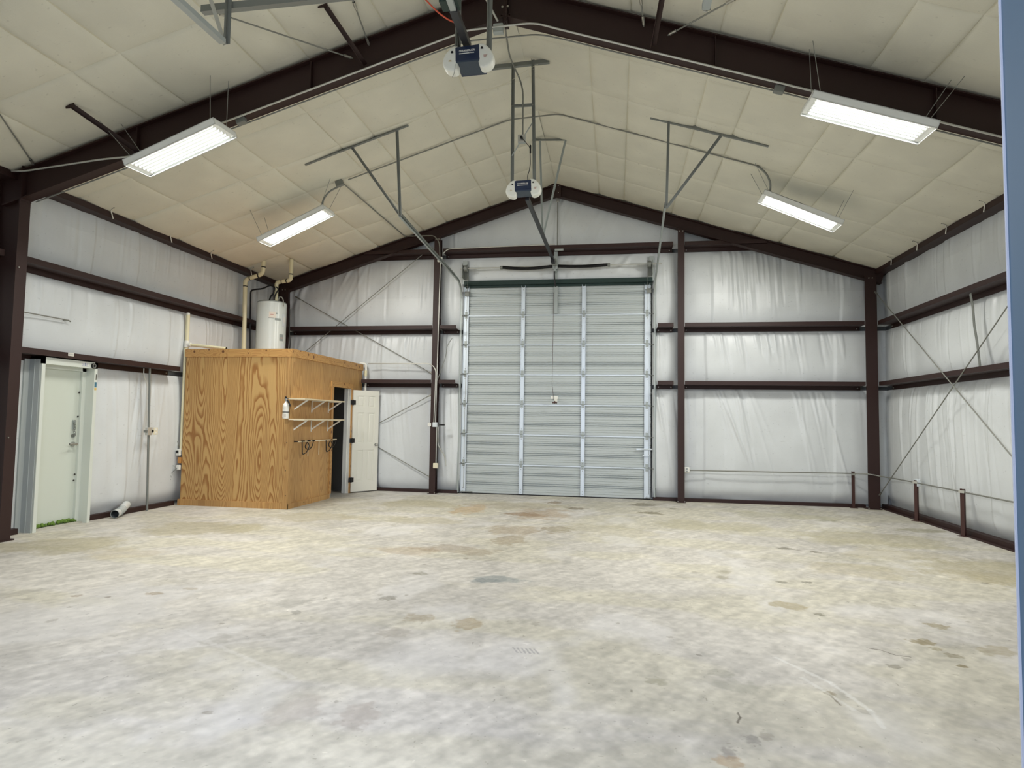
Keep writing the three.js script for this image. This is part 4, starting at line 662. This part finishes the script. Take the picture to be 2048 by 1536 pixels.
// ------------------------------------------------------------------ plywood room
const BX0 = -5.95, BX1 = -4.03, BZ = 2.72, BY = 2.6, BB = -.17;
{
  const b = thing('plywood_room', 'small plywood room with pine trim in the back left corner', 'room', [0, 0, 0]);
  mesh('front_panel', (() => { const g = span(BX0, BX1 - .02, 0, BY - .1, BZ - .02, BZ); return g; })(), M.ply, b);
  const fp = span(BX1 - .02, BX1, 0, BY - .1, 1.22, BZ); mesh('side_panel', fp, M.plyS, b);
  mesh('door_head_panel', span(BX1 - .02, BX1, 2.07, BY - .1, .33, 1.22), M.plyS, b);
  mesh('side_panel', span(BX1 - .02, BX1, 0, BY - .1, BB, .33), M.plyS, b);
  mesh('left_panel', span(BX0, BX0 + .02, 0, BY - .1, .04, BZ - .02), M.plyS, b);
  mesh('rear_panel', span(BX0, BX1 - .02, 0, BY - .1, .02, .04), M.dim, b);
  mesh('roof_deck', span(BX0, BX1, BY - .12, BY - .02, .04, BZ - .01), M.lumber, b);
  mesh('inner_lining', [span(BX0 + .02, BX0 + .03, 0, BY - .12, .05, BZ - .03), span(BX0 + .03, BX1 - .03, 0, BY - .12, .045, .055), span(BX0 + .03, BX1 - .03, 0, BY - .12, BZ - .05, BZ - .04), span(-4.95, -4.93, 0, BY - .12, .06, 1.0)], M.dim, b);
  mesh('top_board', span(BX0 - .01, BX1 + .02, BY - .125, BY + .005, BZ, BZ + .022), M.pine, b);
  mesh('top_board', span(BX1, BX1 + .022, BY - .125, BY + .005, BB, BZ + .022), M.pine, b);
  mesh('bottom_board', span(BX0 - .03, BX1 + .022, 0, .1, BZ, BZ + .022), M.plyS, b);
  mesh('bottom_board', span(BX1, BX1 + .022, 0, .085, 1.22, BZ + .02), M.plyS, b);
  mesh('corner_board', span(BX1 - .07, BX1 + .004, .1, BY - .125, BZ, BZ + .018), M.plyS, b);
  mesh('corner_board', span(BX1, BX1 + .018, .085, BY - .125, BZ - .1, BZ + .018), M.plyS, b);
  mesh('door_casing', span(BX1, BX1 + .02, .085, 2.07, 1.17, 1.25), M.pineV, b);
  mesh('door_casing', span(BX1, BX1 + .02, 2.07, 2.17, .3, 1.27), M.pine, b);
  mesh('door_casing', span(BX1, BX1 + .02, 0, 2.07, .27, .36), M.pineV, b);
  mesh('door_jamb', [span(BX1 - .13, BX1 + .002, 0, 2.07, .36, .385), span(BX1 - .06, BX1 - .045, 0, 2.07, .385, .4)], M.white, b);
  mesh('door_jamb', span(BX1 - .13, BX1 + .002, 0, 2.07, 1.155, 1.17), M.white, b);
  for (const [x, y] of [[-4.06, 1.07], [-4.065, .62], [-4.05, .22]]) mesh('screw', cyl(.008, .006, x, y, BZ + .02, 'z', 8), M.screw, b);
  mesh('screw', cyl(.01, .006, BX1 + .024, .05, 2.2, 'x', 8), M.screw, b);
  // white six panel door, swung open
  const d = struct('door_3', null); d.userData.label = 'open white six panel door of the plywood room';
  const ang = Math.atan2(.32, .50); d.position.set(BX1 + .035, .02, .335); const DW = .60, DH = 2.03;
  d.rotation.y = .95;      // leaf runs from the hinge toward the back wall
  const lf = [span(.05, DW - .05, .05, DH - .05, -.008, .008)], RT = .018;
  const rails = [[0, .2], [.83, .97], [1.58, 1.69], [1.92, DH]]; for (const [a, c] of rails) for (const [p, q] of [[.1, DW / 2 - .05], [DW / 2 + .05, DW - .1]]) lf.push(span(p, q, a, c, -RT, RT)); for (const [a, c] of [[0, .1], [DW / 2 - .05, DW / 2 + .05], [DW - .1, DW]]) lf.push(span(a, c, 0, DH, -RT, RT));
  mesh('leaf', lf, M.doorWhite, d);
  for (const [y0, y1] of [[.2, .83], [.97, 1.58], [1.69, 1.92]]) for (const [x0, x1] of [[.1, DW / 2 - .05], [DW / 2 + .05, DW - .1]]) { const w = x1 - x0 - .05, h = y1 - y0 - .05, g = extr(rect(w - .02, h - .02), .012, .008); g.translate((x0 + x1) / 2, (y0 + y1) / 2, -.006); mesh('panel', g, M.doorWhite, d); }
  for (const y of [.24, 1.02, 1.78]) { const h = mesh('hinge', [span(-.06, .05, y - .045, y + .045, RT, RT + .006), cyl(.012, .1, -.005, y, RT + .01, 'y', 8)], M.rubber, d); h.userData.label = 'black door hinge'; }
  mesh('knob', [cyl(.026, .01, DW - .065, .93, RT + .005, 'z', 14), cyl(.011, .05, DW - .065, .93, RT + .03, 'z', 10), (() => { const g = new THREE.SphereGeometry(.027, 14, 10); g.translate(DW - .065, .93, RT + .06); return g; })(), (() => { const g = new THREE.SphereGeometry(.027, 14, 10); g.translate(DW - .065, .93, -RT - .06); return g; })()], M.chrome, d);
  // shelves on the side
  for (const [y, l] of [[1.775, 'upper white shelf on three angled brackets on the plywood side'], [1.44, 'lower white shelf on three angled brackets on the plywood side']]) {
    const t = thing('bracket_shelf', l, 'shelf', [BX1, y, 0], 'bracket shelves');
    mesh('shelf_board', span(.002, .28, 0, .02, 1.25, 3.02 - .25), M.wood, t);
    for (const z of [2.62, 2.0, 1.36]) { mesh('bracket', [span(.002, .012, -.2, 0, z - .012, z + .012), span(.002, .26, -.012, 0, z - .012, z + .012), bar([.012, -.16, z], [.24, -.01, z], .022, .012, V(0, 0, 1))], M.white, t); }
  }
  const rk = thing('hook_rail', 'low wooden peg rail with hooks on the plywood side', 'rail', [BX1, 1.09, 0]);
  mesh('strip', span(.002, .02, -.02, .0, 1.0, 2.45), M.wood, rk);
  for (const z of [2.55, 2.32, 2.12, 1.95]) mesh('hook', [span(.002, .06, -.012, .008, z - .018, z + .018)], M.rubber, rk);
  for (const z of [2.12, 1.72]) mesh('peg', span(.02, .028, -.26, -.02, z - .006, z + .006), M.wood, rk);
  const loop = (z, r, l) => one('black_cord', pipe([[BX1 + .06, 1.08, z + .1], [BX1 + .06, .98 - r * .3, z + .09], [BX1 + .06, .86, z + .08], [BX1 + .07, .9, z - .06], [BX1 + .07, 1.0, z - .14], [BX1 + .06, 1.08, z - .08], [BX1 + .06, .98, z + .02], [BX1 + .07, .93, z - .12], [BX1 + .07, .99, z - .24], [BX1 + .06, 1.08, z - .3]], .008, .09, 6), M.wire, l, 'cord', 'hanging black cords');
  loop(2.3, .1, 'black looped cord hanging from the left hooks of the peg rail'); loop(1.42, .1, 'black looped cord hanging near the plywood room doorway');
  // fire extinguisher
  const f = thing('fire_extinguisher', 'small white fire extinguisher strapped on the plywood corner', 'extinguisher', [-4.065, 1.46, BZ + .075]);
  mesh('cylinder', lathe([[0, 0], [.045, 0], [.05, .008], [.05, .2], [.042, .235], [.02, .262], [.016, .28], [0, .28]], 24), M.pvcWhite, f);
  mesh('strap', lathe([[.0505, .1], [.052, .1], [.052, .114], [.0505, .114]], 24), M.rubber, f);
  mesh('valve', [cyl(.014, .05, 0, .3, 0, 'y', 12), box(.07, .012, .02, .01, .325, 0), box(.06, .01, .016, -.005, .305, 0)], M.chrome, f);
  mesh('gauge', cyl(.015, .02, -.0, .345, .01, 'z', 12), M.rubber, f);
  mesh('nozzle', pipe([[.02, .3, .01], [.045, .29, .02], [.07, .24, .02], [.085, .2, .02]], .013, .02, 8), M.rubber, f);
  mesh('label_print', [box(.05, .006, .002, 0, .18, .05), box(.02, .012, .002, -.015, .165, .05), box(.06, .05, .001, 0, .05, .05)], M.label, f);
  mesh('bracket', span(-.015, .015, .05, .2, -.075, -.045), M.galvDark, f);
}
{ // on the roof of the room: water heater and pipes
  const t = thing('water_heater', 'pale grey cylindrical water heater standing on the plywood room', 'water heater', [-5.44, BY - .02, 1.0]);
  mesh('tank', lathe([[0, 0], [.272, 0], [.275, .01], [.275, 1.1], [.268, 1.13], [.255, 1.14], [0, 1.15]], 48), M.tank, t);
  mesh('top_cap', lathe([[.2, 1.142], [.262, 1.138], [.27, 1.125], [.277, 1.125], [.277, 1.118]], 48), M.galvDark, t);
  const patch = (a0, a1, y0, y1, m, name, r = .2765) => { const pos = [], nor = [], idx = [], n = 8; for (let i = 0; i <= n; i++) { const a = a0 + (a1 - a0) * i / n; for (const y of [y0, y1]) { pos.push(Math.sin(a) * r, y, Math.cos(a) * r); nor.push(Math.sin(a), 0, Math.cos(a)); } } for (let i = 0; i < n; i++) { const k = i * 2; idx.push(k, k + 2, k + 1, k + 1, k + 2, k + 3); } const g = new THREE.BufferGeometry(); g.setAttribute('position', new THREE.Float32BufferAttribute(pos, 3)); g.setAttribute('normal', new THREE.Float32BufferAttribute(nor, 3)); g.setIndex(idx); return mesh(name, g, m, t); };
  const F = .5;   // the side of the tank that faces the open hall
  patch(F - .15, F + .3, .80, .92, M.label, 'sticker'); patch(F - .18, F + .22, .79, .80, M.labelGrey, 'sticker'); patch(F + .25, F + .68, .755, .80, M.labelGrey, 'sticker'); patch(F - .05, F + .16, .85, .87, M.labelRed, 'sticker');
  patch(F + .62, F + .98, .37, .5, M.labelGrey, 'sticker'); patch(F + .72, F + .9, .42, .44, M.labelRed, 'sticker', .2775);
  patch(F + .82, F + 1.15, .66, .9, M.galvWhite, 'access_panel', .281); patch(F + .92, F + 1.03, .72, .84, M.white, 'access_panel', .285); patch(F + .8, F + 1.12, .1, .32, M.galvWhite, 'access_panel', .281);
  mesh('badge', cyl(.014, .006, Math.sin(F + .36) * .277, .89, Math.cos(F + .36) * .277, 'z', 12), M.labelGrey, t);
  const vp = thing('vent_pipe', 'cream vent pipe with an offset bend behind the water heater', 'pipe', [0, 0, 0], 'cream vent pipes');
  mesh('pipe', pipe([[-5.45, 3.72, .85], [-5.45, 4.15, .85], [-5.16, 4.19, .83], [-5.16, roofY(5.16) - .02, .83]], .038, .06, 14), M.pvc, vp);
  for (const [x, y, z] of [[-5.16, 4.31, .83], [-5.24, 4.18, .835], [-5.34, 4.165, .84]]) mesh('joint_band', y > 4.3 ? cyl(.041, .02, x, y, z, 'y', 14) : cyl(.041, .02, x, y, z, 'x', 14), M.rubber, vp);
  const v2 = thing('vent_pipe', 'tall cream vent pipe left of the water heater bending into the ceiling', 'pipe', [0, 0, 0], 'cream vent pipes');
  mesh('pipe', pipe([[-5.84, BY - .02, 1.25], [-5.89, 4.13, 1.22], [-5.54, 4.24, 1.2], [-5.53, roofY(5.53) - .02, 1.2]], .04, .07, 14), M.pvc, v2);
  mesh('joint_band', cyl(.043, .018, -5.885, 4.0, 1.22, 'y', 14), M.rubber, v2); mesh('joint_band', cyl(.043, .018, -5.53, 4.37, 1.2, 'y', 14), M.rubber, v2); mesh('joint_band', cyl(.043, .02, -5.79, 4.16, 1.215, 'x', 14), M.rubber, v2); mesh('joint_band', cyl(.043, .02, -5.62, 4.21, 1.205, 'x', 14), M.rubber, v2); mesh('coupling', cyl(.046, .05, -5.84, 2.66, 1.25, 'y', 14), M.pvcWhite, v2);
  one('water_line', pipe([[-5.88, BY - .02, .98], [-5.92, 3.98, .98], [-5.66, 4.0, .98], [-5.52, 4.08, .95], [-5.42, 4.04, .95], [-5.45, 3.9, .95], [-5.5, 3.86, .95], [-5.54, 3.74, .95]], .016, .07, 8), M.rubber, 'black insulated water line looping onto the water heater', 'pipe', 'water lines');
  one('water_line', pipe([[-5.4, 4.04, .95], [-5.36, 4.0, .92], [-5.42, 3.86, .95], [-5.43, 3.74, .95]], .012, .05, 8), M.rubber, 'second short black hose entering the top of the water heater', 'pipe', 'water lines');
  one('water_line', pipe([[-5.26, 3.74, 1.1], [-5.2, 3.82, 1.12], [-5.14, 3.76, 1.12], [-5.14, 3.62, 1.1]], .01, .05, 8), M.wireGrey, 'grey power whip arching over the water heater right edge', 'cable', 'water lines');
  one('water_line', pipe([[-5.12, 3.6, .9], [-5.12, 3.1, .88], [-5.08, 2.95, .9], [-5.1, 2.7, .9], [-5.1, BY - .02, .9]], .012, .05, 8), M.rubber, 'dark drain line down the right side of the water heater', 'pipe', 'water lines');
  const sp = thing('standpipe', 'cream standpipe with a tee at the left corner of the plywood room roof', 'pipe', [0, 0, 0]);
  mesh('riser', pipe([[-6.0, BY - .05, 2.66], [-6.0, 3.2, 2.66]], .032, 0, 14), M.pvc, sp); mesh('cap', cyl(.028, .05, -6.0, 3.21, 2.66, 'y', 12), M.pvcWhite, sp); mesh('tee', [cyl(.04, .11, -6.0, 2.7, 2.66, 'y', 14), cyl(.036, .08, -5.96, 2.69, 2.66, 'x', 14)], M.pvcWhite, sp); mesh('branch', pipe([[-5.97, 2.69, 2.66], [-5.3, 2.625, 2.6]], .026, 0, 12), M.pvc, sp);
  const dn = thing('drain_pipe', 'cream pipe with outlet boxes down the left edge of the plywood room', 'pipe', [0, 0, 0]);
  mesh('pipe', pipe([[-5.995, 2.62, 2.7], [-5.99, .9, 2.7]], .022, 0, 12), M.pvc, dn);
  mesh('outlet_box', rbox(.07, .11, .05, .01, -6.0, .87, 2.74), M.white, dn); mesh('socket', cyl(.022, .01, -6.005, .88, 2.77, 'z', 14), M.rubber, dn); mesh('wood_block', box(.05, .1, .04, -5.985, .74, 2.72), M.lumber, dn); mesh('lower_box', rbox(.06, .08, .05, .01, -5.99, .62, 2.74), M.white, dn);
  one('loose_wires', [pipe([[-5.98, .96, 2.76], [-5.97, 1.02, 2.8], [-5.99, 1.06, 2.8]], .004, .02, 5), pipe([[-6.0, .62, 2.76], [-6.04, .56, 2.8], [-6.08, .48, 2.82], [-6.06, .42, 2.82]], .004, .03, 5), pipe([[-6.0, .6, 2.76], [-6.07, .52, 2.82], [-6.05, .46, 2.82]], .004, .03, 5), pipe([[-5.99, .6, 2.77], [-6.05, .66, 2.8]], .004, .02, 5)], M.wireGrey, 'tangle of loose wires at the left edge of the plywood room', 'wires');
  const pr = thing('drain_pipe', 'white pipe behind the right end of the plywood room', 'pipe', [0, 0, 0]);
  mesh('pipe', pipe([[-4.06, 2.63, -.1], [-3.93, 2.62, -.12], [-3.93, 1.2, -.12]], .02, .05, 12), M.pvcWhite, pr); mesh('coupling', [cyl(.028, .12, -3.93, 2.42, -.12, 'y', 12)], M.pvc, pr);
}

// ------------------------------------------------------------------ personnel door, left wall
{
  const d = struct('door_1', null); d.userData.label = 'closed pale grey green steel personnel door with chain lock in the left wall';
  const z0 = 4.56, z1 = 5.42, fx = -5.93, ty = 2.2;
  mesh('door_frame', [span(-6.12, fx, 0, ty, z1 - .05, z1), span(-6.12, fx, 0, ty, z0, z0 + .05), span(-6.12, fx, ty - .085, ty, z0, z1), span(-6.1, -6.06, 0, ty - .05, z1 - .09, z1 - .04), span(-6.1, -6.06, 0, ty - .05, z0 + .04, z0 + .11), span(-6.1, -6.06, ty - .13, ty - .08, z0, z1)], M.manFrame, d);
  mesh('leaf', span(-6.13, -6.095, .02, ty - .085, z0 + .05, z1 - .05), M.manDoor, d);
  mesh('rear_filler', span(-6.2, -6.14, 0, 2.25, z0 - .12, z1 + .14), M.shell, d);
  mesh('jamb_stud', [span(-6.12, -5.95, 0, ty - .03, z1 + .005, z1 + .012), span(-6.12, -6.1, 0, ty - .03, z1, z1 + .08), span(-6.03, -6.02, 0, ty - .03, z1, z1 + .02)], M.stud, d);
  mesh('threshold', span(-6.12, -6.0, 0, .02, z0 + .05, z1 - .05), M.apron, d);
  const hx = -6.09, hz = 4.745;
  mesh('handle', [cyl(.032, .02, hx + .01, 1.075, hz, 'x', 18), cyl(.018, .06, hx + .04, 1.075, hz, 'x', 12), pipe([[hx + .065, 1.075, hz], [hx + .07, 1.078, hz + .05], [hx + .065, 1.08, hz + .11]], .009, .02, 8)], M.chrome, d).userData.label = 'chrome lever handle';
  mesh('deadbolt', [cyl(.024, .02, hx + .01, 1.19, hz, 'x', 12), span(hx + .02, hx + .03, 1.17, 1.21, hz - .006, hz + .006)], M.galvDark, d);
  const ch = []; for (let i = 0; i < 7; i++) { const g = new THREE.TorusGeometry(.014, .004, 5, 10); g.scale(1, 1.3, 1); g.rotateY(i % 2 ? 0 : Math.PI / 2); g.translate(hx + .025, 1.38 - i * .03, hz + .008 * Math.sin(i * 2)); ch.push(g); } mesh('lock_chain', ch, M.galvDark, d);
  mesh('hasp', span(hx, hx + .01, 1.28, 1.4, hz - .02, hz + .015), M.galv, d);
  for (const [y, z] of [[1.78, 4.68], [1.45, 4.68], [.66, 4.68], [.58, 4.69]]) mesh('rust_spot', cyl(.012, .006, hx + .004, y, z + .002, 'x', 7), M.screw, d);
  // flat printed stickers
  const st = mesh('sticker', span(fx, fx + .003, 2.135, 2.185, 4.72, 4.83), M.white, d); st.userData.label = 'white stickers with blue print';
  const bl = mat('#3c5a8c', .6); const pr = [span(fx + .003, fx + .004, 2.137, 2.142, 4.722, 4.828), span(fx + .003, fx + .004, 2.14, 2.18, 4.773, 4.778)]; for (let k = 0; k < 2; k++) for (let i = 0; i < 4; i++) { const z = 4.82 - k * .053 - i * .011; pr.push(bar([fx + .0035, 2.148, z], [fx + .0035, 2.177, z - (i % 2 ? .006 : 0)], .001, .003, V(0, 1, .2))); } mesh('sticker_print', pr, bl, d);
  mesh('button', [cyl(.036, .02, fx + .012, 2.15, 4.64, 'x', 18)], M.rubber, d); mesh('button_ring', [(() => { const g = new THREE.TorusGeometry(.024, .005, 6, 16); g.rotateY(Math.PI / 2); g.translate(fx + .022, 2.15, 4.64); return g; })()], M.galvDark, d);
  mesh('sticker', span(fx, fx + .003, 1.86, 1.93, 4.567, 4.6), mat('#3d6f86', .6), d); mesh('sticker', span(fx, fx + .003, 1.82, 1.85, 4.567, 4.6), mat('#d8b860', .6), d); mesh('rust_spot', span(fx, fx + .003, 1.96, 2.04, 4.575, 4.585), M.screw, d);
  // moss growing along the threshold
  const ms = []; for (let i = 0; i < 130; i++) { const z = rr(4.64, 5.34), s = rr(.008, .02), g = new THREE.IcosahedronGeometry(s, 1); g.translate(-6.075 + rr(-.015, .02), .02 + s * rr(.2, 1) + rnd() * .025 * (z < 5.0 ? 1.4 : .9), z); ms.push(g); }
  const mo = mesh('moss', ms, M.moss, d); mo.userData.kind = 'stuff'; mo.userData.label = 'bright green moss along the sill';
  const gt = thing('tag_sign', 'small white tag with grey print on the girt above the personnel door', 'tag', [W * -1 + .004, 2.265, 5.06]);
  mesh('plate', box(.002, .042, .09), M.label, gt); const tp = []; for (let i = 0; i < 6; i++) tp.push(box(.001, .022, .006, .0016, 0, .035 - i * .013)); mesh('print', tp, M.labelGrey, gt);
  const hr = thing('hanging_rod', 'thin dark rod fixed level on the left wall above the personnel door', 'rod', [-6.0, 2.73, 5.0]); mesh('bar', pipe([[0, 0, .8], [0, 0, 0]], .008, 0, 8), M.emtDark, hr); mesh('hook', pipe([[-.06, .0, .03], [0, 0, 0], [.0, -.015, -.03]], .008, .02, 6), M.emtDark, hr);
  const du = thing('duct_pipe', 'crinkled silver duct elbow lying on the floor by the left wall', 'duct', [0, 0, 0]);
  const dp = fillet([[-5.86, .062, 4.2], [-5.93, .075, 4.02], [-6.0, .15, 3.82]], .08), tube = pipe(dp, .055, 0, 18, false); mesh('outer_skin', tube, mat('#d8dbd9', .35, .25, { side: THREE.DoubleSide, bumpMap: scratch, bumpScale: .002 }), du);
  const cr = []; for (let i = 0; i < dp.length; i++) { const tg = new THREE.TorusGeometry(.056, .003, 5, 18), dir = dp[Math.min(i + 1, dp.length - 1)].clone().sub(dp[Math.max(0, i - 1)]).normalize(); tg.applyQuaternion(new THREE.Quaternion().setFromUnitVectors(V(0, 0, 1), dir)); tg.translate(dp[i].x, dp[i].y, dp[i].z); cr.push(tg); } mesh('crimp_ring', cr, M.galv, du);
  mesh('inner_skin', pipe(dp, .05, 0, 18, false), mat('#5c6468', .6, .2, { side: THREE.DoubleSide }), du);
}

renderer.render(scene, camera);
